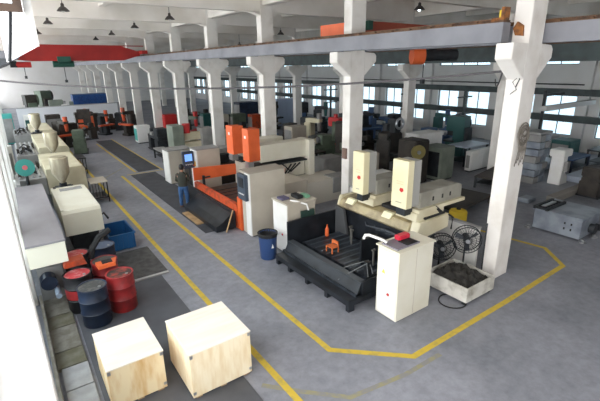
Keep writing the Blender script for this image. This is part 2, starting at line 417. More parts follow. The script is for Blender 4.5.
# ------------------------------------------------------------------ ceiling lamps
def lamp(on=False):
    t = thing('pendant_lamp', '', 'lamp', (0, 0, 0), 'conical factory lamps hanging from the ceiling')
    MB().cyl((0, 0, 0.25), (0, 0, 0.95), 0.012, seg=6).build('cord', cable_m, t)
    MB().lathe((0, 0, 0), [(0.2, 0), (0.195, 0.02), (0.11, 0.12), (0.06, 0.15), (0.05, 0.24), (0.02, 0.26)], 20).build('lamp_shade', lamp_m, t, smooth=True)
    MB().lathe((0, 0, -0.04), [(0.02, 0), (0.06, 0.03), (0.06, 0.07), (0.03, 0.1)], 12).build('bulb', bulb_on if on else bulb_off, t)
    return t
lp = lamp(); lpon = lamp(True)
LP = [((2.43, 15.2, 7.0), 'dark conical pendant lamp, biggest of the line above the hoppers'), ((2.3, 17.3, 6.88), 'dark conical pendant lamp above the cream covers'),
      ((2.31, 22.6, 6.9), 'dark conical lamp above the red crane, second from the glowing white panel strip'),
      ((2.38, 29.1, 6.9), 'small dark conical lamp nearest the glowing white panel strip'),
      ((6.22, 33.7, 6.9), 'smallest dark lamp just above the red crane bridge'), ((6.17, 28.4, 6.9), 'dark lamp above the middle of the red crane bridge'),
      ((6.15, 23.1, 6.9), 'dark lamp above the end of the red crane near the columns'), ((6.33, 18.3, 6.88), 'dark lamp hanging before the white columns over the runway girder'),
      ((6.4, 12.6, 7.0), 'dark lamp touching the top edge over the first white cross beam'),
      ((13.4, 11.2, 6.9), 'lit pendant lamp with a bright bulb above the orange crane'), ((13.9, 21.6, 6.7), 'dark lamp behind the column rows, upper of two'),
      ((13.9, 26.8, 6.3), 'dark lamp behind the column rows, lower of two')]
for i, (p, l) in enumerate(LP):
    src = lpon if 'lit pendant' in l else lp
    if i == 0: src.location = p; src['label'] = l
    elif src is lpon: src.location = p; src['label'] = l
    else: dup(src, p, l)

# ------------------------------------------------------------------ cranes
# (the z of truck tops sits on the rails)
t = thing('bridge_crane', 'long bright red overhead crane bridge across the first bay', 'overhead crane', (4.8, 31.8, 5.85))
MB().prism([(0.9, 5.6), (2.0, 5.48), (7.4, 5.5), (8.5, 5.82), (8.5, 6.05), (7.3, 6.42), (2.2, 6.42), (0.9, 6.0)], 31.5, 32.05).build('bridge_girder', red_crane, t)
MB().box(0.7, 8.8, 31.45, 31.5, 6.4, 6.46).build('girder_flange', red_crane, t)
for x in (0.85, 8.61):
    e = MB().box(x-0.18, x+0.18, 30.6, 33.0, 5.9, 6.12).build('end_truck', red_crane, t)
    for y in (30.9, 32.7): MB().cyl((x-.06, y, 5.99), (x+.06, y, 5.99), 0.12, seg=14).build('wheel', steel_dark, e)
struct('beam', MB().box(0.1, 1.05, 24.5, YE-.2, 5.5, 5.84), beam_grey)
t = thing('crane_hoist', 'green electric hoist hanging under the red crane bridge', 'hoist', (3.7, 31.8, 5.0))
MB().cyl((3.1, 31.8, 5.3), (4.3, 31.8, 5.3), 0.2, seg=16).build('drum_motor', green_paint, t, smooth=True)
MB().box(3.35, 4.1, 31.2, 31.44, 5.45, 5.75).box(3.4, 4.05, 31.3, 31.9, 5.4, 5.47).build('trolley', green_paint, t)
MB().cyl((3.7, 31.8, 4.3), (3.7, 31.8, 5.1), 0.02, seg=6).box(3.62, 3.78, 31.74, 31.86, 4.15, 4.32).build('hook_block', steel_dark, t)
t = thing('crane_hoist', 'red and black hoist below the window end of the red crane', 'hoist', (1.35, 31.6, 5.0))
MB().cyl((1.1, 31.6, 5.28), (1.9, 31.6, 5.28), 0.17, seg=14).build('drum_motor', red_paint, t)
MB().box(0.8, 1.15, 31.45, 31.8, 5.12, 5.5).build('control_box', rubber, t)
MB().cyl((1.5, 31.6, 4.6), (1.5, 31.6, 5.15), 0.02, seg=6).box(1.43, 1.57, 31.54, 31.66, 4.45, 4.62).build('hook_block', steel_dark, t)
t = thing('bridge_crane', 'orange-red overhead crane bridge behind the second near column', 'overhead crane', (13.6, 11.6, 5.85))
MB().prism([(9.7, 5.95), (10.6, 5.78), (16.4, 5.7), (17.4, 5.8), (17.4, 6.1), (16.4, 6.38), (10.6, 6.42), (9.7, 6.2)], 11.2, 11.75).build('bridge_girder', orange_crane, t)
e = MB().box(9.58, 9.9, 10.5, 12.3, 5.9, 6.3).build('end_truck', orange, t)
for y in (10.8, 12.0): MB().cyl((9.67, y, 5.96), (9.8, y, 5.96), 0.11, seg=14).build('wheel', steel_dark, e)
e = MB().box(17.3, 17.62, 10.3, 13.1, 5.76, 6.1).build('end_truck', orange, t)
MB().box(9.95, 10.15, 10.3, 10.9, 6.05, 6.32).build('motor', green_paint, t)
t = thing('crane_hoist', 'round red hoist drum with black motor hanging below the orange crane', 'hoist', (14.0, 11.45, 5.0))
MB().cyl((13.55, 11.55, 5.3), (13.95, 11.3, 5.3), 0.34, seg=20).build('drum_cover', orange, t, smooth=True)
MB().cyl((13.95, 11.3, 5.3), (15.2, 10.7, 5.3), 0.22, seg=14).build('motor', steel_dark, t, smooth=True)
MB().box(14.1, 14.5, 11.1, 11.4, 5.5, 5.75).build('trolley', steel_dark, t)
MB().cyl((14.0, 11.3, 4.4), (14.0, 11.3, 5.1), 0.02, seg=6).box(13.92, 14.08, 11.24, 11.36, 4.22, 4.42).build('hook_block', steel_dark, t)

# slung cables
def sag(a, b, s, n=16):
    a = Vector(a); b = Vector(b)
    return [a.lerp(b, i/n) - Vector((0, 0, s*4*(i/n)*(1-i/n))) for i in range(n+1)]
def cable(name, pts, r, lab, m=None, g=None, cat='cable'):
    return tag(MB().tube(pts, r, 6).build(name, m or cable_m), lab, cat, g)
cable('slung_cable', sag((-0.1, 15.3, 4.72), (8.84, 4.9, 4.83), 0.3, 24), 0.028, 'thick grey cable slung across the hall to the first column')
cable('slung_cable', sag((8.84, 5.02, 4.9), (17.75, 10.4, 4.3), 0.35), 0.02, 'dark cable running from the first column to the second row')
cable('hanging_wire', [(8.87, 4.9, 4.8), (8.85, 4.78, 4.85), (8.86, 4.7, 4.7), (8.86, 4.8, 4.6), (8.87, 4.7, 4.45), (8.86, 4.82, 4.35)], 0.008, 'longer thin black wire end dangling on the first column face', rubber)
cable('hanging_wire', [(8.87, 4.88, 4.8), (8.85, 4.7, 4.82), (8.86, 4.66, 4.66), (8.86, 4.72, 4.5)], 0.012, 'shorter curled black wire end on the first column face', rubber)
cable('hanging_cable', [(0.185, 4.18, 5.43), (0.15, 4.19, 5.25), (0.11, 4.2, 5.06)], 0.014, 'dark stay cable hanging below the wooden casement', steel_dark)
cable('hanging_cable', sag((0.11, 4.2, 5.05), (-0.6, 4.9, 4.85), 0.03), 0.01, 'thin dark cable running off from the casement stay to the wall', steel_dark)
m = MB()
for i in range(7): m.ring((9.22+random.uniform(-.05, .05), 4.58-random.uniform(0, .05), 3.5+random.uniform(-.07, .07)), 0.22-0.018*i, 0.014, 'y', 20)
for i in range(7): m.tube([(9.02+i*.06, 4.57, 3.4), (9.05+i*.05, 4.55, 3.15), (9.0+i*.06, 4.57, 2.8+.06*(i % 3))], 0.011, 6)
tag(m.build('cable_coil', mat('coil_grey', (110, 104, 96), 0.8)), 'coiled grey cable hung on the first column', 'cable coil')

# ------------------------------------------------------------------ plywood crates
def crate(x0, x1, y0, y1, h, lab, front):
    t = thing('plywood_crate', lab, 'crate', ((x0+x1)/2, (y0+y1)/2, 0.015), 'plywood crates on the aisle')
    MB().box(x0, x1, y0, y1, 0.045, h-0.02).build('body', front, t, 0.004)
    MB().box(x0-0.008, x1+0.008, y0-0.008, y1+0.008, h-0.02, h).build('lid', ply_top, t, 0.003)
    for i in range(3):
        xx = x0+0.05+(x1-x0-0.2)*i/2
        MB().box(xx, xx+0.1, y0+.01, y1-.01, 0.016, 0.045).build('runner', wood_pale, t)
    mm = MB()
    for (cx, cy) in ((x0, y0), (x1, y0), (x1, y1)):
        sx = 1 if cx == x0 else -1; sy = 1 if cy == y0 else -1
        mm.box(min(cx, cx+sx*.05), max(cx, cx+sx*.05), min(cy-sy*.004, cy+sy*.0), max(cy-sy*.004, cy), h-0.09, h-0.03)
        mm.box(min(cx, cx+sx*.05), max(cx, cx+sx*.05), min(cy-sy*.004, cy), max(cy-sy*.004, cy), 0.1, 0.15)
    mm.build('corner_clip', chrome, t)
    return t
crate(0.49, 1.32, 5.75, 6.86, 0.755, 'smaller plywood crate with knotted orange-brown front, beside the drums', ply_knot)
crate(1.57, 2.61, 5.24, 6.34, 0.86, 'larger pale plywood crate standing on the yellow line side', ply)

# ------------------------------------------------------------------ drums, blue crate, bin
def drum(x, y, bodym, lidm, lab, z=0.015, r=0.272, h=0.84, band=None):
    t = thing('oil_drum', lab, 'drum', (x, y, z), 'oil drums beside the cream machines')
    pr = [(r-.01, 0), (r, 0.02), (r, 0.28), (r+.012, 0.295), (r, 0.31), (r, 0.56), (r+.012, 0.575), (r, 0.59), (r, h-.03), (r+.01, h-.02), (r+.01, h), (r-.02, h), (r-.025, h-.025)]
    MB().lathe((x, y, z), pr, 28).build('drum_body', bodym, t, smooth=True)
    MB().cyl((x, y, z+h-.028), (x, y, z+h-.012), r-.024, seg=28).build('lid', lidm, t)
    MB().cyl((x+.12, y-.12, z+h-.012), (x+.12, y-.12, z+h+.004), 0.03, seg=10).build('bung', chrome, t)
    if band: MB().lathe((x, y, z), [(r+.004, 0.33), (r+.006, 0.34), (r+.006, 0.53), (r+.004, 0.54)], 28).build('painted_band', band, t, smooth=True)
    return t
drum(0.76, 8.45, drum_blue, drum_lid_dark, 'dark navy steel drum with oily lid, nearest to the plywood crates')
drum(1.34, 8.7, drum_red, mat('open_drum_waste', (58, 50, 46), 0.8, c2=(150, 60, 50), scale=9, bump=.5), 'worn red drum full of waste beside the navy drum')
drum(0.6, 9.22, drum_black, drum_lid_red, 'black drum with a faded pinkish red lid and red band', band=drum_red)
drum(1.2, 9.55, drum_red, drum_lid_dark, 'dark-lidded red drum behind the waste-filled drum')
drum(0.73, 10.35, drum_black, drum_lid_red, 'pink-lidded drum below the white cover end')
drum(1.34, 10.5, drum_blue, mat('blue_drum_lid', (82, 94, 116), 0.5), 'blue-grey lidded drum under the cream cover')
t = thing('oil_funnel', 'orange funnel tray with black liner on the drums', 'funnel', (1.12, 8.95, 0.89))
MB().prism([(1.0, 9.0), (1.35, 9.02), (1.42, 9.3), (0.98, 9.26)], 0.89, 0.97, 'z').build('tray', orange, t)
MB().box(1.1, 1.3, 9.08, 9.22, 0.97, 1.0).build('liner', rubber, t)
o = MB().tube([(0.98, 9.75, 0.9), (1.02, 9.7, 1.12), (1.2, 9.72, 1.36), (1.45, 9.8, 1.45)], 0.07, 8).build('rubber_hose', rubber); tag(o, 'thick black rubber flap hose rising from the drums', 'hose')
o = MB().prism([(0.4, 0.89), (0.85, 0.89), (0.8, 1.03), (0.45, 1.0)], 9.5, 9.8).build('rag_heap', orange_dirty); tag(o, 'dirty orange rag on the drum behind the pink lid', 'rag')

t = thing('plastic_crate', 'bright blue open plastic crate by the yellow line', 'crate', (2.05, 12.4, 0.0))
def open_box(x0, x1, y0, y1, z0, z1, th, slope=0.0):
    m = MB(); m.box(x0, x1, y0, y1, z0, z0+th)
    m.box(x0, x0+th, y0, y1, z0+th, z1); m.box(x1-th, x1, y0, y1, z0+th, z1); m.box(x0+th, x1-th, y0, y0+th, z0+th, z1); m.box(x0+th, x1-th, y1-th, y1, z0+th, z1)
    return m
open_box(1.73, 2.4, 11.85, 13.0, 0.03, 0.5, 0.02).build('tub', blue_plastic, t)
MB().box(1.70, 2.43, 11.82, 11.86, 0.46, 0.5).box(1.70, 2.43, 12.99, 13.03, 0.46, 0.5).box(1.70, 1.74, 11.86, 12.99, 0.46, 0.5).box(2.39, 2.43, 11.86, 12.99, 0.46, 0.5).build('rim', blue_plastic, t)
m = MB()
for i in range(5): x = 1.78+i*0.14; m.box(x, x+0.02, 11.83, 11.85, 0.05, 0.46)
for i in range(7): y = 11.95+i*0.16; m.box(2.4, 2.42, y, y+0.02, 0.05, 0.46)
m.build('rib', blue_plastic, t)
MB().box(1.85, 1.97, 11.9, 12.9, 0.0, 0.03).box(2.2, 2.32, 11.9, 12.9, 0.0, 0.03).build('skid', blue_plastic, t)

t = thing('waste_bin', 'blue plastic bin with black liner standing by the white cabinet', 'bin', (5.17, 8.95, 0))
MB().lathe((5.17, 8.95, 0), [(0.21, 0), (0.22, 0.02), (0.255, 0.72), (0.235, 0.72), (0.2, 0.04)], 24).build('bin_body', bin_blue, t, smooth=True)
MB().lathe((5.17, 8.95, 0.6), [(0.238, 0.0), (0.275, 0.1), (0.278, 0.14), (0.24, 0.145), (0.225, 0.02)], 20).build('liner', rubber, t, smooth=True)
MB().prism([(5.13, 0.36), (5.2, 0.36), (5.165, 0.47)], 8.695, 8.705).build('recycling_mark', white_plastic, t)

# ------------------------------------------------------------------ machine with two cream heads
def cabinet_white():
    t = thing('control_cabinet', 'tall pale control cabinet with yellow sticker beside the black tank', 'cabinet', (6.18, 5.08, 0))
    MB().box(5.66, 6.69, 4.79, 5.36, 0.012, 1.53).build('body', cream2, t, 0.006)
    MB().box(5.63, 6.72, 4.76, 5.4, 1.53, 1.56).build('top_panel', cream2, t, 0.004)
    MB().box(5.65, 5.66, 4.83, 5.32, 0.05, 1.48).build('door', white_m, t)
    MB().box(5.7, 6.65, 4.86, 5.33, 0, 0.012).build('plinth', steel_dark, t)
    MB().box(6.16, 6.175, 4.785, 4.79, 0.05, 1.5).build('side_seam', beige, t)
    MB().prism([(5.12, 0.98), (5.22, 0.98), (5.17, 1.07)], 5.642, 5.65, 'x').build('warning_sticker', mat('sticker_yellow', (226, 220, 96), .6), t)
    MB().cyl((5.63, 5.02, 0.55), (5.65, 5.02, 0.55), 0.028, seg=12).build('emergency_button', red_paint, t)
    return t
cabinet_white()
t = thing('keyboard_tray', 'dark keyboard tray on the pale control cabinet', 'tray', (6.1, 5.1, 1.56))
MB().box(5.7, 6.35, 4.88, 5.3, 1.56, 1.585).build('tray', mat('mauve_grey', (120, 116, 128), .5), t)
MB().box(6.0, 6.3, 4.9, 5.15, 1.585, 1.6).build('key_panel', rubber, t)
o = MB().box(6.02, 6.34, 5.12, 5.28, 1.586, 1.69).build('tissue_pack', pinkplastic, None, 0.02); tag(o, 'crimson plastic packet lying on the control cabinet', 'packet')
o = MB().tube([(5.75, 5.22, 1.6), (5.72, 5.27, 1.64), (5.58, 5.55, 1.7), (5.54, 5.62, 1.68), (5.53, 5.65, 1.6)], 0.03, 10).build('handle_pipe', white_m, None, smooth=True); tag(o, 'white bent pendant arm reaching from the cabinet over the tank', 'arm')

t = thing('spark_erosion_machine', 'large machine with black oily tank and two cream vertical heads', 'machine', (6.7, 7.0, 0))
# base frame
e = MB().prism([(5.12, .14), (5.32, .14), (7.2, .14), (7.2, .28), (5.12, .28)], 5.6, 8.5).build('base_frame', tank_black, t, 0.01)
for y in (5.62, 6.35, 7.1, 7.85, 8.4): MB().box(5.14, 5.3, y, y+0.1, 0.0, 0.14).build('leg', tank_black, t)
MB().box(5.35, 7.25, 5.65, 8.5, 0.28, 0.34).build('tank_floor', tank_in, t)
MB().prism([(5.36, 0.28), (5.5, 0.56), (5.64, 0.56), (5.6, 0.28)], 5.65, 8.45).build('front_wall', tank_black, t, .006)
MB().box(5.5, 5.66, 5.62, 8.46, .56, .575).build('rim_strip', mat('worn_edge', (86, 92, 98), .35, .4), t)
MB().box(5.5, 7.2, 5.6, 5.65, 0.28, 0.62).build('side_wall', tank_black, t)
MB().box(5.5, 7.35, 8.45, 8.5, 0.28, 1.1).build('side_wall', tank_black, t)
MB().box(7.28, 7.34, 5.65, 8.45, 0.28, 1.2).build('back_wall', tank_black, t)
MB().prism([(8.42, 0.34), (8.42, 1.25), (8.1, 1.2), (7.9, 0.34)], 7.1, 7.18, 'x').build('splash_plate', mat('grey_splash_plate', (92, 94, 96), .4, .3), t)
m = MB()
for i in range(11): y = 5.95+i*0.225; m.box(5.9, 7.1, y, y+0.05, 0.5, 0.515)
m.build('slotted_table', mat('slot_strip', (94, 102, 112), .3, .5), t)
MB().box(5.85, 7.15, 5.85, 8.3, 0.34, 0.5).build('work_table', tank_in, t)
for (x, y) in ((6.9, 6.75), (6.55, 6.7), (6.8, 7.4), (6.95, 7.6), (6.4, 6.2)): MB().cyl((x, y, .5), (x, y, 0.88), 0.025, seg=8).box(x-.05, x+.05, y-.03, y+.03, .87, .91).build('clamp_post', mat('post_steel', (104, 104, 100), .5, .4), t)
MB().box(6.2, 6.75, 6.4, 6.46, 0.5, 1.12).build('guard_panel', tank_black, t)
MB().box(6.75, 7.2, 6.3, 7.0, 0.5, 0.85).build('fixture_block', tank_black, t, .01)
# upper body
MB().box(7.45, 8.3, 5.95, 8.5, 0.0, 1.15).build('machine_bed', mat('dark_slate_casting', (66, 72, 76), .55, c2=(50, 54, 58), scale=3), t)
cb = mat('oily_cream', (172, 158, 120), .3, c2=(112, 98, 72), scale=2.5)
MB().prism([(7.2, 1.24), (7.32, 1.12), (7.5, 1.1), (8.35, 1.1), (8.35, 1.48), (7.5, 1.48), (7.28, 1.42)], 5.9, 8.4).build('crossbeam', cb, t, 0.02)
MB().prism([(7.25, 1.25), (7.5, 1.08), (8.4, 1.16), (8.4, 1.52), (7.32, 1.5)], 5.66, 5.9).build('end_housing', cream, t, 0.015)
MB().prism([(7.2, 1.2), (7.5, 1.05), (8.3, 1.1), (8.3, 1.5), (7.3, 1.5)], 8.4, 8.5).build('end_housing', cream, t, 0.015)
for y in (6.5, 7.85): MB().prism([(7.2, 1.38), (7.3, 1.38), (7.4, 1.5), (7.3, 1.5)], y, y+0.28).build('slide_pad', mat('bright_cream', (240, 236, 200), .4), t)
MB().box(7.55, 8.3, 5.72, 5.98, 1.52, 1.56).build('bellows_cover', rubber, t)
MB().box(7.55, 8.3, 6.5, 7.1, 1.48, 1.56).build('bellows_cover', rubber, t)
def head(y0, y1, zb, zt, xr):
    MB().box(7.3, 8.3, y0-0.08, y1+0.1, 1.5, 1.7).build('carriage', cream, t, 0.01)
    h = MB().box(7.0, 7.2, y0, y1, zb, zt).build('head_cover', head_cream, t, 0.008)
    MB().box(7.2, 7.46, y0+0.02, y1-0.02, zb+.02, zt-0.02).build('head_back', mat('grey_head_side', (156, 156, 152), .5), t)
    MB().prism([(y0+.1, zb+.42), (y0+.16, zb+.38), (y0+.22, zb+.42), (y0+.2, zb+.48), (y0+.12, zb+.48)], 6.99, 7.0, 'x').build('red_logo', red_paint, h)
    mm = MB()
    for i in range(2): mm.box(6.992, 7.0, y0+.12, y1-.14, zb+0.56+i*.06, zb+0.572+i*.06)
    mm.build('print', mat('faded_red_print', (226, 186, 150), .6), h)
    MB().box(6.992, 7.0, y0+.14, y1-.14, zb+0.12, zb+0.14).build('model_plate', mat('plate_grey', (160, 156, 136), .5), h)
    MB().box(7.08, 7.35, y0+.1, y1-.1, zb-0.2, zb).build('quill', steel_dark, t)
    MB().prism([(7.46, 1.78), (xr, 1.78), (xr, 2.1), (xr-.15, 2.16), (7.46, 2.16)], y0-.02, y1+.05).build('ram', mat('grey_ram', (150, 148, 138), .5, c2=(128, 126, 116), scale=2), t, 0.01)
    MB().prism([(7.35, 1.7), (xr+.05, 1.7), (xr+.05, 1.78), (7.35, 1.78)], y0-.1, y1+.1).build('ram_slide', cream, t)
    mm = MB()
    for x in (7.9, 8.25, 8.55): mm.box(x, x+.05, y0-.03, y0-.02, 1.9, 2.0)
    mm.build('ram_slot', rubber, t)
head(7.24, 7.64, 1.85, 2.93, 8.7)
head(5.84, 6.3, 1.85, 2.96, 9.05)
for i in range(3): MB().tube([(7.8+i*.1, 5.85, 1.6), (7.95, 5.8-.03*i, 1.78), (8.1+i*.05, 5.72, 1.58)], 0.015, 6).build('oil_hose', rubber, t)
MB().tube([(8.35, 5.64, 1.5), (8.5, 5.62, 1.4), (8.47, 5.62, 1.1)], .025, 6).build('oil_hose', rubber, t)
for i in range(4): MB().tube([(7.4, 7.6-i*.35, 1.12), (7.24, 7.3-i*.35, .95), (7.22, 6.6-i*.2, 1.05), (7.3, 5.9, .95)], 0.035, 6).build('flood_hose', mat('dark_hose', (46, 52, 60), .5), t)
MB().tube([(5.75, 5.7, .62), (5.85, 5.85, .85), (5.65, 6.1, .62), (5.42, 6.3, .4)], .013, 6).build('valve_hose', mat('grey_tube', (90, 94, 96), .5), t)
MB().tube([(5.9, 5.7, .65), (6.0, 5.95, .85), (5.75, 6.4, .58), (5.6, 6.5, .5)], .013, 6).build('valve_hose', MATS['grey_tube'], t)
MB().box(5.88, 6.0, 5.86, 5.98, .5, .85).build('valve_block', steel_dark, t)

# stool in the tank
t = thing('small_stool', 'small orange-brown wooden stool inside the black tank', 'stool', (6.1, 7.32, 0.515))
MB().box(5.98, 6.2, 7.2, 7.45, 0.66, 0.68).build('seat', wood_stool, t)
MB().box(6.17, 6.2, 7.2, 7.45, 0.72, 0.8).build('backrest', wood_stool, t)
for (x, y) in ((5.98, 7.2), (6.175, 7.2), (5.98, 7.425), (6.175, 7.425)): MB().box(x, x+.025, y, y+.025, .516, .8 if x > 6.1 else .66).build('leg', wood_stool, t)
o = MB().lathe((6.62, 8.2, 0.516), [(.045, 0), (.055, .05), (.055, .2), (.02, .27), (.02, .33)], 12).build('oil_bottle', orange)
tag(o, 'small orange bottle at the far corner of the black tank', 'bottle')
MB2 = None

# small white cabinet by the bin
t = thing('control_cabinet', 'white low control cabinet with green pendant beside the blue bin', 'cabinet', (6.1, 9.05, 0))
MB().box(5.66, 6.58, 8.68, 9.42, 0.03, 1.46).build('body', beige, t, .006)
MB().box(5.64, 5.66, 8.7, 9.4, 0.05, 1.44).build('door', white_m, t)
MB().box(5.62, 6.6, 8.64, 9.46, 1.46, 1.5).build('top_panel', beige, t)
MB().box(5.7, 6.5, 8.72, 9.38, 0, .03).build('plinth', steel_dark, t)
MB().cyl((5.63, 8.95, .55), (5.645, 8.95, .55), .03, seg=10).build('button', red_paint, t)
MB().box(6.02, 6.45, 8.54, 8.6, 0.9, 1.25).build('pendant_panel', mat('dark_green_panel', (40, 62, 56), .5), t)
MB().tube([(5.9, 8.9, 1.5), (5.95, 8.75, 1.52), (6.2, 8.56, 1.42), (6.25, 8.55, 1.25)], .025, 8).build('pendant_arm', white_m, t)
for i, (x0, x1, y0, y1, h, mm, lab, cat) in enumerate([(5.7, 5.95, 9.0, 9.3, .06, mat('purple_cloth', (90, 86, 110), .8), 'purple-grey folded cloth on the low white cabinet', 'cloth'),
        (6.1, 6.3, 8.85, 9.2, .1, rubber, 'black telephone on the low white cabinet', 'telephone'), (6.35, 6.5, 8.8, 9.1, .08, mat('mint_box', (120, 170, 140), .6), 'mint green box on the low white cabinet', 'box')]):
    o = box(x0, x1, y0, y1, 1.5, 1.5+h).build(['folded_cloth', 'desk_telephone', 'small_box'][i], mm, None, .015); tag(o, lab, cat)

# ------------------------------------------------------------------ orange machine
t = thing('spark_erosion_machine', 'orange machine with two orange heads and cream overhead arms', 'machine', (7.2, 13.2, 0))
MB().box(5.45, 5.6, 11.3, 14.9, 0.05, 0.8).build('front_rim', orange_dirty, t, .01)
MB().box(5.46, 5.62, 11.08, 11.3, 0, 1.1).build('corner_post', orange, t, .01)
MB().box(5.47, 5.56, 11.3, 11.5, 0, .8).build('front_panel', orange, t)
MB().prism([(5.5, .8), (7.3, .8), (7.3, 1.22), (5.5, 1.3)], 15.0, 15.06).build('back_splash_panel', orange, t)
MB().box(5.48, 7.5, 11.2, 11.28, 0.05, 0.62).build('side_panel', orange_dirty, t)
MB().box(5.6, 7.3, 11.3, 15.0, 0.3, 0.42).build('work_table', mat('brown_oily_plate', (92, 72, 60), .4, .2, c2=(56, 48, 44), scale=3), t)
m = MB()
for i in range(8): m.box(5.8, 7.2, 11.6+i*.4, 11.7+i*.4, .42, .44)
m.build('table_slot', tank_in, t)
MB().box(5.7, 5.78, 14.6, 14.68, .45, 1.05).box(5.7, 6.0, 14.6, 14.66, .95, 1.0).build('probe_arm', steel_dark, t)
MB().box(7.3, 8.3, 11.4, 15.1, 0, 1.15).build('machine_bed', beige, t, .01)
MB().box(8.3, 10.5, 11.75, 12.95, 0, 0.88).build('rear_base', mat('pale_beige', (206, 200, 188), .5), t, .01)
MB().box(9.75, 10.55, 11.7, 12.3, 0.3, 0.92).build('grey_end_box', grey_m, t, .01)
MB().box(7.3, 8.3, 12.75, 15.05, 1.15, 1.45).build('saddle', beige, t, .01)
def ohead(y0, y1, zb, zt, xr):
    h = MB().box(6.85, 7.02, y0, y1, zb, zt).build('head_cover', orange, t, .008)
    MB().box(7.02, 7.32, y0+.02, y1-.02, zb+.01, zt-.01).build('head_back', orange, t)
    MB().box(6.84, 6.85, (y0+y1)/2-.06, (y0+y1)/2+.06, zt-.34, zt-.24).build('white_mark', white_plastic, h)
    MB().box(6.86, 7.1, y0+.12, y1-.12, zb-.25, zb).build('quill', chrome, t)
    MB().box(7.32, xr, y0-.03, y1+.05, 1.62, 2.25).build('ram', cream2, t, .01)
    MB().box(7.1, xr+.05, y0-.1, y1+.1, 1.46, 1.52).build('slide_rail', steel_dark, t)
ohead(14.2, 14.75, 1.78, 2.85, 9.1)
ohead(12.95, 13.42, 1.7, 2.87, 9.4)
MB().box(9.35, 9.62, 12.72, 13.55, 0.88, 2.26).build('end_frame', cream2, t, .01)
MB().box(8.35, 9.3, 12.98, 13.5, .88, 1.46).build('pedestal', cream2, t, .01)
MB().box(7.7, 8.2, 12.7, 12.95, 1.1, 1.4).build('junction_box', orange, t)
m = MB()
for i in range(3): m.tube([(7.7+i*.2, 12.7, 1.5), (8.0+i*.2, 12.6, 1.0+i*.1), (8.5+i*.2, 12.7, 1.45)], .03, 6)
m.build('hose', rubber, t)
t = thing('control_cabinet', 'tall beige cabinet with dark side console beside the blue bin and orange machine', 'cabinet', (6.1, 10.9, 0))
MB().box(5.5, 6.72, 10.42, 11.0, 0.03, 2.0).build('body', beige, t, .006)
MB().box(5.47, 5.5, 10.43, 10.72, 0.03, 1.98).build('side_door', white_m, t)
MB().box(5.36, 5.47, 10.5, 11.0, 1.15, 1.95).build('console', mat('console_slate', (66, 76, 90), .4), t, .01)
MB().box(5.345, 5.36, 10.6, 10.9, 1.55, 1.85).build('console_screen', steel_dark, t)
m = MB()
for i in range(5): m.cyl((5.335, 10.6+i*.07, 1.35), (5.36, 10.6+i*.07, 1.35), .02, seg=8)
m.build('console_button', white_plastic, t)
MB().box(5.45, 6.75, 10.4, 11.04, 2.0, 2.03).build('top_panel', mat('dusty_top', (158, 150, 138), .7), t)
MB().box(5.55, 6.6, 10.46, 10.96, 0, .03).build('plinth', steel_dark, t)
# black ramp trough in front of the orange machine
t = thing('steel_chute', 'long black angled steel chute lying in front of the orange machine', 'chute', (5.1, 13.5, 0.02))
MB().prism([(4.72, .03), (5.32, .03), (5.36, .55), (5.26, .55), (4.95, .32), (4.72, .2)], 11.35, 14.15).build('trough', tank_black, t, .01)
MB().box(5.34, 5.42, 11.4, 16.0, .03, .6).build('back_plate', steel_dark, t)
MB().box(4.5, 4.73, 12.4, 13.8, .021, .06).build('wood_strip', wood_pale, t)
o = MB().tube([(4.98, 11.2, .03), (5.3, 11.3, .68)], .022, 8).build('wooden_pole', wood_pale); tag(o, 'short wooden pole leaning on the end of the black chute', 'pole')
o = MB().box(5.62, 5.85, 14.85, 14.97, .44, .5).build('white_rag', white_plastic, None, .02); tag(o, 'white rag on the orange machine rim', 'rag'); o.location.z = .44

# ------------------------------------------------------------------ beige machine beyond (screen, two cabinets)
t = thing('control_cabinet', 'beige cabinet directly behind the orange splash panel', 'cabinet', (6.45, 16.05, 0))
MB().box(5.98, 6.95, 15.7, 16.4, .03, 1.82).build('body', beige, t, .006); MB().box(5.94, 5.98, 15.72, 16.38, .03, 1.8).build('side_door', white_m, t)
MB().box(5.92, 6.98, 15.67, 16.43, 1.82, 1.85).build('top_panel', grey_m, t); MB().box(6.05, 6.9, 15.75, 16.35, 0, .03).build('plinth', steel_dark, t)
t = thing('control_cabinet', 'beige cabinet behind the worker, beside the dark mat', 'cabinet', (6.0, 18.3, 0))
MB().box(5.52, 6.5, 17.9, 18.7, .03, 1.5).build('body', beige, t, .006); MB().box(5.48, 5.52, 17.92, 18.68, .03, 1.45).build('side_door', white_m, t)
MB().box(5.45, 6.55, 17.85, 18.75, 1.5, 1.54).build('top_panel', grey_m, t); MB().box(5.6, 6.4, 17.95, 18.65, 0, .03).build('plinth', steel_dark, t)
t = thing('control_pendant', 'control pendant with a lit blue screen facing the worker', 'control panel', (5.7, 16.2, 0))
MB().box(5.45, 5.9, 15.9, 16.05, 1.1, 1.78).build('housing', mat('slate_housing', (58, 66, 80), .45), t, .01)
s = MB().box(5.52, 5.82, 15.885, 15.9, 1.4, 1.68).build('screen', screen_m, t)
m = MB()
for i in range(4): m.cyl((5.55+i*.08, 15.88, 1.26), (5.55+i*.08, 15.9, 1.26), .022, seg=8)
m.build('button', white_plastic, t); MB().cyl((5.86, 15.88, 1.2), (5.86, 15.9, 1.2), .03, seg=10).build('emergency_button', red_paint, t)
MB().cyl((5.7, 15.97, 0.03), (5.7, 15.97, 1.1), .04, seg=10).cyl((5.7, 15.97, .02), (5.7, 15.97, .06), .2, seg=16).build('stand', steel_dark, t)
MB().box(5.9, 5.94, 15.86, 15.98, 1.15, 1.35).build('warning_light', mat('amber', (216, 160, 60), .4), t)
t = thing('spark_erosion_machine', 'dark machine table covered with grey sheet behind the worker', 'machine', (6.8, 17.2, 0))
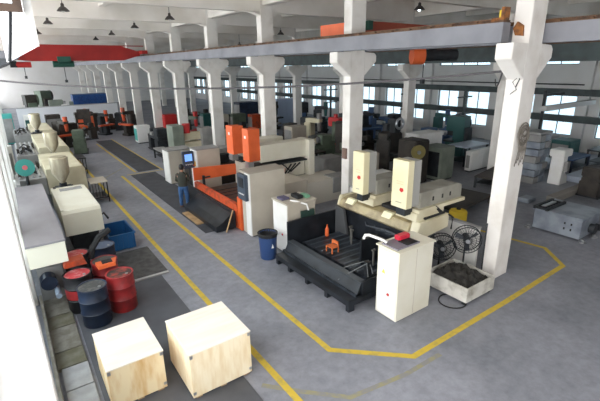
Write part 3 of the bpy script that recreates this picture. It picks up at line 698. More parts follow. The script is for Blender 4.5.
MB().box(6.1, 8.6, 16.55, 17.75, 0, .9).build('machine_bed', brown_m, t); MB().box(6.0, 8.2, 17.0, 17.7, 1.3, 1.5).build('covered_table', grey_m, t)
MB().box(6.4, 7.8, 16.7, 17.6, .9, 1.3).build('column_block', steel_dark, t)
t = thing('milling_machine', 'pale green milling machine with red motor beyond the beige cabinets', 'machine', (8.0, 22.2, 0))
MB().box(7.0, 7.6, 21.6, 22.6, 0, 2.05).build('column_body', greygreen, t, .02)
MB().box(7.5, 9.0, 21.8, 22.3, .7, 1.1).box(7.5, 9.0, 21.85, 22.25, 1.2, 1.6).build('table', cream, t, .01)
MB().cyl((7.85, 21.9, 1.6), (7.85, 21.9, 2.1), .2, seg=16).build('motor', red_paint, t)
MB().box(8.6, 9.3, 21.5, 22.3, 0, 1.8).build('side_cabinet', grey_m, t, .01)
MB().box(7.1, 9.2, 21.7, 22.5, 0, .7).build('base', green_m, t)

# ------------------------------------------------------------------ low white partition, scrap tray, fans
t = thing('low_partition', 'low white partition wall between the first two columns', 'partition', (9.0, 7.5, 0))
MB().box(8.95, 9.03, 5.17, 9.9, 0, 1.12).build('panel', white_m, t); MB().box(8.92, 9.06, 5.17, 9.9, 1.12, 1.16).build('cap', pale_edge, t)
t = thing('scrap_tray', 'white steel tray heaped with black scrap at the foot of the first column', 'tray', (7.9, 4.8, 0))
open_box(7.32, 8.36, 4.3, 5.4, 0.08, 0.42, 0.03).build('tray_wall', mat('dirty_white_tray', (206, 204, 196), .6, c2=(150, 146, 136), scale=3, lo=.5, hi=.7), t)
for (x, y) in ((7.35, 4.35), (8.25, 4.35), (7.35, 5.28), (8.25, 5.28)): MB().box(x, x+.08, y, y+.08, 0, .08).build('foot', steel_dark, t)
m = MB(); n1, n2 = 22, 20
vs = []; fs = []
for i in range(n1):
    for j in range(n2):
        x = 7.36+.96*i/(n1-1); y = 4.34+1.02*j/(n2-1); u = min(i, n1-1-i)/(n1/2); w_ = min(j, n2-1-j)/(n2/2)
        vs.append((x, y, 0.33+0.26*min(1, 2*min(u, w_))*(.7+.3*math.sin(i*1.1)*math.cos(j*.9))+random.uniform(-.03, .03)))
for i in range(n1-1):
    for j in range(n2-1): a = i*n2+j; fs.append((a, a+n2, a+n2+1, a+1))
m.add(vs, fs); o = m.build('scrap_heap', curing); o['kind'] = 'stuff'; o['label'] = 'dark metal scrap and swarf heaped in the white tray'; o['category'] = 'scrap'
def fan(x, y, zc, lab, rz):
    t = thing('industrial_fan', lab, 'fan', (0, 0, 0), 'pedestal fans behind the scrap tray')
    cg = MB(); RR = .33
    cg.ring((-.1, 0, zc), RR, .012, 'x', 32); cg.ring((.05, 0, zc), RR, .012, 'x', 32); cg.ring((-.15, 0, zc), .1, .008, 'x', 20); cg.ring((-.145, 0, zc), .2, .006, 'x', 24)
    for i in range(28):
        a = 2*PI*i/28; c_, s_ = math.cos(a), math.sin(a)
        cg.tube([(-.16, .05*c_, zc+.05*s_), (-.15, .15*c_, zc+.15*s_), (-.1, RR*c_, zc+RR*s_), (.05, RR*c_, zc+RR*s_), (.1, .08*c_, zc+.08*s_)], .004, 4)
    cg.build('wire_cage', mesh_dark, t)
    bl = MB()
    for i in range(3):
        a = 2*PI*i/3+.4
        P = []
        for (r_, w_) in ((.05, .03), (.16, .09), (.29, .11)):
            for sgn in (-1, 1):
                aa = a+sgn*w_/r_*.5
                P.append((-.04+sgn*.03, r_*math.cos(aa), zc+r_*math.sin(aa)))
        vs = P + [(p[0]+.008, p[1], p[2]) for p in P]
        bl.add(vs, [(0, 1, 3, 2), (2, 3, 5, 4), (6, 8, 9, 7), (8, 10, 11, 9), (0, 2, 8, 6), (2, 4, 10, 8), (1, 7, 9, 3), (3, 9, 11, 5), (4, 5, 11, 10), (0, 6, 7, 1)])
    bl.build('blade', mat('fan_blade', (70, 74, 80), .4, .4), t)
    MB().cyl((-.18, 0, zc), (-.155, 0, zc), .05, seg=14).build('hub_badge', chrome, t)
    MB().cyl((-.03, 0, zc), (.2, 0, zc), .08, seg=14).build('motor', steel_dark, t)
    MB().cyl((.1, 0, .05), (.1, 0, zc-.05), .022, seg=10).build('pole', steel_dark, t)
    MB().lathe((.1, 0, 0), [(.16, 0), (.16, .03), (.05, .06)], 24).build('base', steel_dark, t)
    t.location = (x, y, 0); t.rotation_euler = (0, 0, rz); t.scale = (1, 1, 1)
    return t
fan(8.55, 5.22, .95, 'black wire-caged fan standing nearer the first column', .75)
fan(8.14, 5.62, .72, 'black wire-caged fan partly behind the other fan', .85)
tag(MB().cyl((8.74, 4.85, .0), (8.72, 4.85, 1.42), .018, seg=8).build('steel_pole', steel_dark), 'thin dark steel pole standing upright by the first column', 'pole')
cable('floor_cable', [(7.22+.26*math.cos(a*.3), 4.72-.06*a/5+.22*math.sin(a*.3), .02) for a in range(0, 22)], .014, 'black cable looped on the floor before the scrap tray', rubber)

# ------------------------------------------------------------------ machine casting at the far side
t = thing('machine_casting', 'ground grey steel machine bed lying on the floor beyond the columns', 'casting', (13.6, 5.0, 0))
MB().box(12.92, 14.15, 4.38, 5.72, .06, .64).build('bed', castiron, t, .01)
MB().box(12.88, 14.3, 4.33, 5.77, .64, .7).build('top_plate', castiron, t, .005)
m = MB()
for y in (4.62, 4.8): m.box(12.91, 12.92, y, y+.04, .25, .32); m.box(12.91, 12.92, y, y+.04, .42, .48)
m.build('bolt_hole', rubber, t)
MB().cyl((13.5, 4.36, .3), (13.5, 4.2, .3), .14, seg=14).build('end_fitting', steel_dark, t); MB().cyl((13.9, 4.36, .25), (13.9, 4.15, .25), .1, seg=12).build('end_fitting', steel_dark, t)
for (x, y) in ((12.9, 5.82), (12.95, 4.3), (13.6, 4.25), (14.1, 5.85)): MB().lathe((x, y, 0), [(.1, 0), (.1, .03), (.05, .06), (.05, .1)], 14).build('foot', chrome, t)
t = thing('steel_ladder_frame', 'dark steel frame lying on top of the grey machine bed', 'frame', (13.4, 5.5, .7))
m = MB().box(12.8, 14.0, 5.3, 5.37, .7, .78).box(12.8, 14.0, 5.66, 5.73, .7, .78)
for i in range(7): x = 12.85+i*.17; m.box(x, x+.06, 5.37, 5.66, .7, .76)
m.build('rail_frame', steel_dark, t)
MB().box(13.0, 13.7, 5.46, 5.58, .76, .79).build('pale_strip', chrome, t)
tag(MB().box(15.2, 15.75, 7.0, 7.4, 0, .16).build('steel_block', castiron, None, .02), 'small flat steel block on the floor behind the first column', 'block')

# ------------------------------------------------------------------ moulding machines with hoppers along the near wall
t = thing('injection_moulding_machine', 'nearest moulding machine with long grey top cover and white end panel', 'machine', (0.2, 11.5, 0))
MB().box(-0.185, 0.5, 9.14, 14.4, 1.2, 1.66).build('cover_box', mat('pale_cream_end', (236, 232, 214), .5), t, .008)
MB().box(-0.19, 0.51, 9.12, 14.4, 1.66, 1.7).build('top_sheet', grey_top, t)
MB().box(-0.1, 0.4, 10.0, 14.6, 0, .8).build('machine_bed', grey_m, t, .01)
MB().box(0.0, 0.32, 10.2, 14.4, .8, 1.2).build('guide_housing', steel_dark, t)
MB().cyl((0.2, 9.3, .4), (0.2, 10.4, .4), .06, seg=12).build('cylinder_rod', mat('pale_blue_steel', (170, 186, 206), .3, .3), t)
MB().cyl((0.08, 9.6, .6), (0.08, 9.9, .6), .16, seg=18).build('pump', drum_blue, t)
MB().box(-0.14, -0.04, 14.4, 16.0, 1.2, 1.75).build('end_rack', grey_m, t)
t = thing('moulding_machine_guard', 'cream boxy guard cover with recessed slot, behind the drums', 'guard', (1.2, 13, 0))
MB().prism([(11.62, .84), (11.68, 1.42), (11.74, 1.5), (14.3, 1.5), (14.3, .9)], .69, 1.62, 'x').build('guard_shell', cream2, t, .01)
MB().box(.69, .75, 11.75, 14.3, 1.5, 1.53).box(.84, 1.56, 14.2, 14.26, 1.5, 1.53).build('rim', cream2, t)
MB().box(.9, 1.5, 13.85, 14.15, 1.5, 1.512).build('slot', grey_m, t)
MB().box(.85, 1.5, 11.9, 14.2, .25, .86).build('base_frame', steel_dark, t)
for (x, y) in ((.86, 11.95), (1.42, 11.95), (.86, 14.1), (1.42, 14.1)): MB().box(x, x+.08, y, y+.08, 0, .25).build('leg', steel_dark, t)
MB().tube([(1.6, 12.3, 1.0), (1.75, 12.25, 1.1), (1.85, 12.3, .9)], .03, 6).build('handle', rubber, t)
def unit(y0, y1, x0, x1, h, lab):
    t = thing('injection_moulding_machine', lab, 'machine', ((x0+x1)/2, (y0+y1)/2, 0), 'moulding machines with hoppers')
    MB().prism([(x0, h-.25), (x0, h+.02), (x0+.3, h+.02), (x1-.08, h), (x1, h-.1), (x1, .6), (x0, .6)], y0, y1).build('guard_cover', cream, t, .012)
    MB().box(x0+.05, x1-.08, y0+.1, y1-.1, .0, .55).build('machine_bed', green_m, t)
    MB().box(x1, x1+.02, y0+.4, y0+1.4, .7, h-.35).build('sliding_door', cream2, t)
    MB().box(x0-.9, x0-.02, y0, y1-1, .6, 1.25).build('clamp_unit', grey_m, t, .02)
    m = MB()
    for i in range(4): m.cyl((x0-.8+.2*i, y0+.2, 1.28), (x0-.8+.2*i, y1-1.2, 1.28), .045, seg=10)
    m.build('tie_bar', chrome, t)
    m = MB()
    random.seed(int(y0*10))
    for i in range(5): yy = y0+.2+random.random()*(y1-y0-1.6); m.tube([(x0-.7, yy, 1.3), (x0-.5, yy+.2, 1.45), (x0-.1, yy+.1, 1.2)], .03, 6)
    m.build('hose', rubber, t)
    for i in range(4): MB().box(x0-.85+.22*i, x0-.75+.22*i, y0+.4+i*.5, y0+.7+i*.5, 1.25, 1.5).build('valve_block', brown_m, t)
    return t
unit(17.2, 20.7, .8, 2.08, 1.52, 'moulding machine with cream sloped guard just beyond the boxy guard')
unit(22.4, 27.6, .95, 2.2, 1.52, 'moulding machine with cream guard behind the middle hopper')
unit(29.8, 34.0, 1.1, 2.3, 1.45, 'farthest moulding machine, mostly behind the smallest hopper')
def hopper(x, y, z, lab, s=1.0):
    t = thing('material_hopper', lab, 'hopper', (x, y, z), 'steel hoppers on the moulding machines')
    MB().lathe((x, y, z), [(.06, .12), (.08, .16), (.28, .5), (.29, 1.0), (.3, 1.01), (.3, 1.04), (.26, 1.06)], 28).build('bowl', hopper_m, t, smooth=True)
    MB().cyl((x, y, z), (x, y, z+.13), .12*s, seg=14).build('throat', steel_dark, t)
    MB().cyl((x, y, z+1.06), (x, y, z+1.08), .25, seg=24).build('lid', mat('hopper_lid', (176, 166, 140), .5, .3), t)
    MB().box(x-.25, x+.25, y-.2, y+.25, z-.04, z).build('mount', steel_dark, t)
    return t
HOP = [(1.2, 16.3, 1.02, 'largest shiny steel hopper, directly behind the boxy cream guard', 'dark steel stand carrying the largest hopper'),
       (1.45, 21.5, 1.25, 'middle steel hopper between two cream guards', 'dark steel stand carrying the middle hopper'),
       (1.35, 28.9, 1.45, 'smallest steel hopper, before the low white wall', 'dark steel stand carrying the smallest hopper')]
for x, y, z, lab, lab2 in HOP:
    hopper(x, y, z+.03, lab)
    m = MB().box(x-.32, x+.32, y-.3, y+.3, z-.12, z-.01)
    for a in (-.3, .22):
        for b in (-.28, .2): m.box(x+a, x+a+.08, y+b, y+b+.08, 0, z-.12)
    m.box(x-.24, x+.24, y-.22, y+.22, .5, z-.12)
    tag(m.build('hopper_stand', brown_m), lab2, 'stand')
t = thing('guard_disc', 'round teal disc with pink centre beside the largest hopper', 'disc', (.2, 17.0, 0))
MB().cyl((.2, 16.6, 1.82), (.197, 16.52, 1.84), .29, seg=28).build('disc', teal, t); MB().cyl((.197, 16.52, 1.84), (.196, 16.51, 1.843), .08, seg=20).build('centre_mark', pink, t)
MB().cyl((.2, 17.1, .0), (.2, 17.1, 1.75), .05, seg=8).box(.14, .26, 16.6, 17.12, 1.7, 1.8).build('shaft', steel_dark, t)
for i, (x, y, z, sx, sy, sz, mm, nm, lab, cat) in enumerate([
    (-.3, 16.9, 0, .35, .4, 1.35, white_m, 'control_box', 'white control box at the wall below the teal disc', 'control box'),
    (-.3, 21.6, 0, .5, .5, 1.9, white_m, 'control_box', 'white control box on the wall side, before the teal cabinet', 'control box'),
    (0, 35.5, 0, .7, .9, 2.1, teal, 'machine_cabinet', 'teal machine cabinet by the wall under the crane hoist', 'cabinet'),
    (1.4, 35.5, 0, .8, .8, 1.9, white_m, 'machine_cabinet', 'white machine cabinet with teal door below the red crane', 'cabinet'),
    (2.9, 37.0, 0, 1.0, .8, 1.7, brown_m, 'machine_cabinet', 'dark brown machine cabinet just beyond the white cabinet', 'cabinet')]):
    t = thing(nm, lab, cat, (x, y, z))
    MB().box(x-sx/2, x+sx/2, y-sy/2, y+sy/2, z+.05, z+sz).build('body', mm, t, .02)
    MB().box(x-sx/2+.05, x+sx/2-.05, y-sy/2-.012, y-sy/2, z+.15, z+sz-.3).build('door', teal_m if i == 3 else grey_m, t)
    MB().box(x-sx/2+.03, x+sx/2-.03, y-sy/2+.03, y+sy/2-.03, z, z+.05).build('plinth', steel_dark, t)
# side tables with tubular legs beside the guards
def side_table(x, y, lab, h=.85, L=.9, top=beige):
    t = thing('steel_stand_table', lab, 'table', (x, y, 0))
    MB().box(x-.3, x+.3, y-L/2, y+L/2, h-.04, h).build('table_top', top, t)
    for a in (-.28, .25):
        for b in (-L/2+.02, L/2-.05): MB().box(x+a, x+a+.03, y+b, y+b+.03, 0, h-.04).build('leg', steel_dark, t)
    m = MB()
    for i in range(6): xx = x-.25+.1*i; m.cyl((xx, y-L/2+.03, .25), (xx, y-L/2+.03, h-.05), .01, seg=6)
    m.box(x-.27, x+.27, y-L/2+.02, y+L/2-.02, .2, .23); m.build('shelf_grille', steel_dark, t)
side_table(2.45, 17.4, 'beige-topped steel table beside the nearest sloped guard')
side_table(2.55, 23.2, 'open dark steel table by the middle guard', .8, 1.3, steel_dark)

# ------------------------------------------------------------------ low white wall, blurred machines beyond, blue unit
t = thing('low_partition', 'long low white wall across the end of the first bay', 'partition', (4.5, 42, 0))
MB().box(0.8, 8.7, 42.0, 42.12, 0, 1.9).build('panel', mat('white_board', (222, 224, 228), .6), t); MB().box(.8, 8.7, 41.96, 42.16, 1.9, 1.96).build('cap', pale_edge, t)
t = thing('storage_container', 'long blue corrugated unit behind the low white wall', 'container', (7.6, 50, 0))
m = MB().box(6.1, 9.4, 50, 51.5, .1, 2.35)
for i in range(23): m.box(6.15+i*.14, 6.22+i*.14, 49.96, 50, .2, 2.25)
m.build('shell', blue_tank, t); MB().box(6.08, 9.42, 49.95, 51.5, 2.35, 2.42).build('roof_edge', blue_m, t); MB().box(6.1, 9.4, 50, 51.4, 0, .1).build('base', steel_dark, t)
def lathe_machine(x, y, L, rz, mbody, macc, lab, s=1.0):
    t = thing('lathe', lab, 'machine', (0, 0, 0))
    MB().box(-L/2, -L/2+.7*s, -.35, .35, .06, .75*s).build('headstock_base', mbody, t, .02); MB().box(L/2-.5*s, L/2, -.3, .3, .06, .75*s).build('tail_base', mbody, t, .02)
    MB().box(-L/2, L/2, -.3, .3, .75*s, .95*s).build('bed', mbody, t, .02)
    MB().box(-L/2, -L/2+.8*s, -.33, .33, .95*s, 1.45*s).build('headstock', mbody, t, .04)
    MB().cyl((-L/2+.8*s, 0, 1.2*s), (-L/2+.95*s, 0, 1.2*s), .16*s, seg=16).build('chuck', chrome, t)
    MB().box(-.1, .4, -.38, .38, .95*s, 1.15*s).build('carriage', macc, t, .02); MB().cyl((.1, -.38, 1.0*s), (.1, -.46, 1.0*s), .1*s, seg=12).build('hand_wheel', chrome, t)
    MB().box(L/2-.45, L/2-.1, -.18, .18, .95*s, 1.3*s).build('tailstock', mbody, t, .03)
    MB().box(-L/2, L/2, -.4, .4, .0, .06).build('chip_tray', steel_dark, t)
    t.location = (x, y, 0); t.rotation_euler = (0, 0, rz); return t
def mill(x, y, rz, mbody, macc, lab, s=1.0):
    t = thing('milling_machine', lab, 'machine', (0, 0, 0))
    MB().box(-.4, .4, -.5, .6, 0, .18).build('base', mbody, t, .03)
    MB().box(-.28, .28, .05, .55, .18, 1.7).build('column_body', mbody, t, .05)
    MB().box(-.2, .2, -.45, .05, .18, .85).build('knee', mbody, t, .03)
    MB().box(-.75, .75, -.5, -.1, .85, .97).build('table', macc, t, .01)
    MB().box(-.18, .18, -.55, .5, 1.7, 1.95).build('ram', mbody, t, .03)
    MB().cyl((0, -.42, 1.2), (0, -.42, 1.75), .1, r2=.15, seg=14).build('spindle_head', macc, t)
    MB().cyl((0, -.42, 1.9), (0, -.42, 2.25), .16, seg=16).build('motor', macc, t)
    MB().ring((-.82, -.3, .9), .12, .015, 'x', 16).build('hand_wheel', chrome, t)
    t.location = (x, y, 0); t.rotation_euler = (0, 0, rz); t.scale = (s, s, s); return t
def press(x, y, rz, mbody, macc, lab, s=1.0):
    t = thing('press_machine', lab, 'machine', (0, 0, 0))
    MB().prism([(-.5, 0), (.5, 0), (.5, .8), (.1, .8), (.1, 1.4), (.5, 1.4), (.5, 2.2), (-.5, 2.2)], -.4, .4, 'x').build('frame', mbody, t)
    MB().box(-.45, .45, -.0, .6, .78, .88).build('bed_plate', macc, t); MB().box(-.2, .2, .1, .5, 1.1, 1.42).build('slide', macc, t)
    MB().cyl((.42, -.1, 1.8), (.55, -.1, 1.8), .42, seg=24).build('flywheel', macc, t)
    MB().box(-.3, .3, -.7, -.5, .6, 1.6).build('control_box', macc, t)
    t.location = (x, y, 0); t.rotation_euler = (0, 0, rz); t.scale = (s, s, s); return t
def bench(x, y, rz, topm, legm, lab, L=1.6, W=.7, h=.85, stuff=None):
    t = thing('workbench', lab, 'workbench', (0, 0, 0))
    MB().box(-L/2, L/2, -W/2, W/2, h-.06, h).build('bench_top', topm, t)
    for a in (-1, 1):
        for b in (-1, 1): MB().box(a*(L/2-.05)-.04, a*(L/2-.05)+.04, b*(W/2-.05)-.04, b*(W/2-.05)+.04, 0, h-.06).build('leg', legm, t)
    MB().box(-L/2+.08, L/2-.08, -W/2+.08, W/2-.08, .2, .23).build('lower_shelf', legm, t)
    t.location = (x, y, 0); t.rotation_euler = (0, 0, rz); return t
def cab(x, y, sx, sy, h, m1, lab, nm='machine_cabinet', rz=0, top=None):
    t = thing(nm, lab, 'cabinet', (0, 0, 0))
    MB().box(-sx/2, sx/2, -sy/2, sy/2, .06, h).build('body', m1, t, .02)
    MB().box(-sx/2+.04, -.01, -sy/2-.015, -sy/2, .14, h-.15).build('door', m1, t); MB().box(.01, sx/2-.04, -sy/2-.015, -sy/2, .14, h-.15).build('door', m1, t)
    MB().box(-sx/2-.015, -sx/2, -sy/2+.06, sy/2-.06, .2, h-.2).build('side_vent_panel', top or grey_m, t)
    MB().box(-sx/2+.04, sx/2-.04, -sy/2+.04, sy/2-.04, 0, .06).build('plinth', steel_dark, t)
    t.location = (x, y, 0); t.rotation_euler = (0, 0, rz); return t
# machines beyond, first bay (the hazy zone before the low white wall)
mill(3.0, 31.5, .3, brown_m, orange_dirty, 'dark milling machine with rusty orange table before the low white wall', .9)
press(5.0, 36.5, 1.4, brown_m, orange, 'dark press with orange parts in the middle of the low white wall', .9)
lathe_machine(6.6, 38.5, 2.0, 0, brown_m, orange, 'dark lathe with orange carriage near the aisle end')
mill(7.7, 34.0, -1.2, brown_m, orange_dirty, 'dark milling machine beside the far end of the dark mat', .95)
lathe_machine(3.5, 29.0, 1.8, 1.4, green_m, steel_dark, 'dark green lathe beside the farthest moulding machine')
cab(7.6, 30.0, .9, .8, 1.2, white_m, 'small white machine cabinet beside the far thin yellow line', top=teal)
lathe_machine(7.6, 26.5, 2.2, PI/2, steel_dark, grey_m, 'long dark lathe beside the second dark mat')
bench(6.9, 23.4, PI/2, grey_m, steel_dark, 'low grey bench at the end of the second dark mat', 1.6, .6, .6)
# dark clutter high behind (35-60, 85-105)
press(3.6, 52, .4, green_m, brown_m, 'dark green press behind the low white wall, by the blue unit', 1.3)
press(2.2, 49, .2, brown_m, green_m, 'dark brown press behind the low white wall, away from the blue unit', 1.2)
lathe_machine(4.7, 47, 2.2, 0, greygreen, white_m, 'pale lathe top showing over the low white wall', 1.5)
press(2.9, 33.2, .6, brown_m, steel_dark, 'low dark press beyond the smallest hopper', .7)
lathe_machine(4.3, 34.0, 2.0, .2, brown_m, orange, 'dark lathe with orange carriage before the low white wall, nearer the hoppers', .9)
mill(6.2, 35.6, .5, steel_dark, orange_dirty, 'dark milling machine before the low white wall, straight beyond the second dark mat', .85)
cab(5.4, 39.5, 1.4, .8, 1.5, brown_m, 'dark brown cabinet standing against the low white wall')
lathe_machine(8.0, 38.0, 1.8, 1.2, steel_dark, brown_m, 'dark lathe between the far columns and the low white wall')
# red machines behind first column row
cab(9.9, 31.0, .9, .8, 1.7, red_paint, 'red machine cabinet seen between the far columns', top=red_paint)
mill(10.2, 27.5, .8, green_m, red_paint, 'green milling machine with red motor between the far columns', .95)
lathe_machine(11.6, 22.5, 2.6, 0, greygreen, steel_dark, 'grey-green lathe behind the third near column')

# ------------------------------------------------------------------ clutter in the second bay
cab(15.6, 11.4, 1.0, 1.0, 1.5, greygreen, 'grey-green machine cabinet with dark window panel behind the cream heads', top=steel_dark)
cab(16.9, 13.3, 1.8, .9, 1.75, white_m, 'wide white cabinet standing behind the grey-green cabinet')
mill(14.0, 13.2, 2.2, brown_m, steel_dark, 'dark milling machine directly behind the second cream head', 1.05)
press(13.0, 14.8, 2.4, brown_m, green_m, 'dark press with large wheel beside the second-row column', 1.1)
t = thing('milling_cutter_machine', 'dark machine with a round brass faceplate behind the cream heads', 'machine', (14.2, 11.4, 0))
MB().box(13.8, 14.7, 11.2, 12.2, 0, 1.9).build('body', brown_m, t, .05); MB().cyl((13.95, 11.22, 1.45), (13.9, 11.12, 1.45), .3, seg=24).build('face_plate', mat('brass_face', (150, 138, 88), .4, .5), t)
MB().cyl((13.88, 11.1, 1.45), (13.85, 11.05, 1.45), .08, seg=12).build('spindle', chrome, t)
t = thing('grinding_machine', 'dark machine with a pale ring wheel before the second-row column', 'machine', (16.8, 15.4, 0))
MB().box(16.3, 17.3, 15.0, 15.9, 0, 1.5).build('body', brown_m, t, .05); MB().ring((16.9, 14.9, 2.0), .26, .07, 'y', 24).build('ring_wheel', chrome, t); MB().box(16.7, 17.1, 15.0, 15.6, 1.5, 2.2).build('head', steel_dark, t, .03)
lathe_machine(13.0, 17.5, 2.6, 2.9, green_m, grey_m, 'olive lathe behind the second near column')
bench(12.0, 16.4, .1, brown_m, steel_dark, 'brown workbench behind the first cream head', 1.8)
cab(12.3, 12.6, .9, .7, 1.4, beige, 'beige cabinet just behind the first cream head')
cab(13.3, 19.4, 1.0, .8, 1.75, beige, 'beige machine panel standing beside the red drill')
mill(15.2, 20.2, .3, cream, grey_m, 'cream milling machine above the cream overhead arm')
t = thing('drilling_machine', 'bright red drilling machine behind the second near column', 'machine', (15.6, 18.6, 0))
MB().box(15.2, 16.0, 18.2, 19.0, 0, .8).build('base', red_paint, t, .02); MB().cyl((15.6, 18.6, .8), (15.6, 18.6, 2.3), .12, seg=14).build('pillar', red_paint, t); MB().box(15.35, 15.85, 18.0, 19.0, 1.6, 2.1).build('drill_head', red_paint, t, .03)
t = thing('robot_arm', 'orange-yellow jib hoist hanging before the far windows', 'hoist', (19.6, 22.5, 0))
MB().cyl((19.6, 22.5, 0), (19.6, 22.5, 3.3), .09, seg=10).build('mast', steel_dark, t); MB().box(19.4, 19.8, 22.3, 22.7, 2.3, 2.7).box(19.45, 19.75, 22.35, 22.65, 2.75, 3.2).build('hoist_body', mat('amber_orange', (222, 134, 48), .5), t, .03); MB().box(19.35, 19.85, 22.25, 22.75, 1.7, 2.2).build('lower_block', orange, t, .04)
cab(19.9, 30.6, 2.0, .8, 2.3, mat('pale_blue_cladding', (176, 190, 214), .5), 'pale blue-white tall cladding panel before the far windows')
cab(18.2, 34.5, 1.9, 1.2, 1.9, drum_blue, 'dark navy cabinet between the third and fourth near columns')
cab(15.6, 31.2, 1.2, .8, 1.3, green_m, 'green cabinet in the row beside the navy cabinet')
cab(14.4, 31.6, .9, .8, 1.3, beige, 'beige cabinet in the row beside the navy cabinet')
cab(13.3, 32.2, .8, .8, 1.4, teal_m, 'teal cabinet in the row beside the navy cabinet')
cab(16.9, 30.6, .9, .8, 1.2, orange_dirty, 'rust-orange cabinet at the end of the low cabinet row')
lathe_machine(18.5, 24.5, 2.4, .2, steel_dark, blue_m, 'dark lathe with blue carriage beyond the red drill')
lathe_machine(21.5, 21.0, 2.6, .1, blue_m, white_m, 'steel-blue lathe below the far windows by the jib hoist')
lathe_machine(21.0, 15.5, 2.8, .1, blue_m, white_m, 'steel-blue lathe behind the second-row column')
mill(23.6, 17.2, 0, teal_m, blue_m, 'teal milling machine by the windows beside the second-row column', .95)
cab(24.8, 13.0, 1.0, .8, 1.3, teal_m, 'teal cabinet under the windows behind the wide white cabinet')
cab(19.8, 17.8, .8, .8, 1.4, grey_m, 'slim grey cabinet behind the second-row column')
bench(19.4, 12.4, .0, blueish_sheet, steel_dark, 'bench with pale blue sheet top beside the wide white cabinet', 2.0, 1.1, 1.0)
cab(18.6, 11.2, 1.9, .3, 1.0, white_m, 'low white panel cabinet under the blue-topped bench')
bench(16.7, 9.2, .2, brown_m, steel_dark, 'low dark bench on the floor before the white panel cabinet', 2.2, 1.0, .5)
mill(12.2, 20.6, -.5, green_m, steel_dark, 'olive milling machine behind the orange-headed machine', .9)
cab(11.5, 14.2, 1.0, .8, 1.1, grey_m, 'grey low cabinet beside the end of the cream overhead arm')
cab(11.6, 11.0, .8, .7, 1.0, white_m, 'white low cabinet behind the second near column foot')
press(19.6, 27.6, 2.8, steel_dark, blue_m, 'dark press with blue wheel beyond the jib hoist')
lathe_machine(12.5, 26.0, 2.4, .1, steel_dark, greygreen, 'dark lathe in the second bay before the navy cabinet')
mill(16.1, 26.8, .1, blue_m, grey_m, 'steel-blue milling machine before the cladding panel', .95)
mill(20.3, 26.0, .4, steel_dark, teal_m, 'dark milling machine with teal head beyond the jib hoist')
lathe_machine(23.9, 22.5, 2.6, 1.5, steel_dark, blue_m, 'dark lathe along the windows by the rack posts')
lathe_machine(15.6, 22.6, 2.2, .3, brown_m, teal_m, 'brown lathe with teal carriage beyond the red drill')
mill(19.6, 20.0, -.4, steel_dark, blue_m, 'dark milling machine with blue head beside the jib hoist', 1.05)
press(17.0, 19.0, .3, steel_dark, greygreen, 'dark press between the red drill and the second row')
lathe_machine(15.0, 16.2, 2.4, .1, brown_m, steel_dark, 'dark brown lathe behind the first cream head, farther in')
press(20.6, 13.9, .2, teal_m, steel_dark, 'dark teal press behind the blue-topped bench')
mill(22.9, 12.0, .3, steel_dark, blue_m, 'dark milling machine under the windows behind the blue-topped bench', .9)
lathe_machine(11.2, 19.2, 2.2, .2, steel_dark, beige, 'dark lathe behind the cream overhead arm')
mill(18.0, 29.5, .2, brown_m, steel_dark, 'brown milling machine beside the cladding panel')
cab(22.5, 24.6, 1.2, .9, 1.5, blue_m, 'blue cabinet before the windows beyond the jib hoist')
lathe_machine(20.8, 34.5, 2.8, .1, steel_dark, teal_m, 'dark lathe far down the second bay by the windows')
lathe_machine(14.0, 36.5, 2.8, .1, brown_m, greygreen, 'brown lathe far down the second bay')
mill(12.2, 34.5, .1, steel_dark, green_m, 'dark milling machine beyond the teal cabinet', 1.1)
cab(21.6, 11.4, 1.2, .8, 1.0, steel_dark, 'low dark cabinet before the steel posts near the grey blocks')
# yellow drum on scrap beyond partition
t = thing('chemical_drum', 'bright yellow drum just beyond the low white partition', 'drum', (11.3, 7.3, 0))
MB().lathe((11.3, 7.3, 0), [(.26, 0), (.28, .03), (.28, .45), (.26, .5), (.1, .54)], 24).build('drum_body', yellow_paint, t, smooth=True); MB().cyl((11.3, 7.3, .54), (11.3, 7.3, .58), .07, seg=12).build('cap', rubber, t)
bench(12.9, 8.3, .1, brown_m, brown_m, 'dark brown low platform beyond the low white partition', 2.4, 1.2, .35)

# window side of the first column
t = thing('stacked_castings', 'pile of grey machined steel blocks behind the first column', 'castings', (18.6, 8.7, 0))
random.seed(3)
for lv in range(7):
    dx = random.uniform(-.06, .06); dy = random.uniform(-.05, .05)
    for i in range(2):
        MB().box(17.95+i*.47+dx, 18.37+i*.47+dx, 8.2+dy, 8.85+dy, lv*.3, lv*.3+.27).build('block', castiron if (lv+i) % 3 else grey_m, t, .01)
MB().box(17.9, 18.95, 8.2, 8.9, 2.1, 2.2).build('top_plate', grey_m, t)
t = thing('machine_casting', 'white painted casting beside the pile of grey steel blocks', 'casting', (18.9, 7.7, 0))
MB().prism([(18.6, 0), (19.3, 0), (19.25, .3), (19.0, .5), (19.0, 1.2), (18.65, 1.2)], 7.45, 7.95).build('body', white_m, t, .02)
MB().box(18.5, 19.25, 7.4, 8.0, 1.2, 1.5).build('head', white_m, t, .03)
MB().box(18.7, 18.95, 7.3, 7.45, .6, 1.0).build('side_box', grey_m, t, .02)
cab(23.6, 9.5, 1.2, .9, 1.15, teal_m, 'teal machine cabinet under the first windows')
bench(21.8, 8.4, 0, blue_m, drum_blue, 'blue steel bench nearest the windows', 1.9, .9, .7)
bench(24.2, 8.0, 0, steel_dark, steel_dark, 'dark steel bench beside the blue bench', 1.6, .8, .8)
t = thing('sheet_stack', 'pale blue-white steel sheets lying on the floor before the windows', 'sheets', (21.0, 9.8, 0))
MB().box(19.6, 22.6, 9.1, 10.8, 0.0, .28).build('sheet_pile', blueish_sheet, t, .01)
t = thing('sheet_stack', 'pale steel sheets lying flat beside the blue bench', 'sheets', (20.8, 7.3, 0))
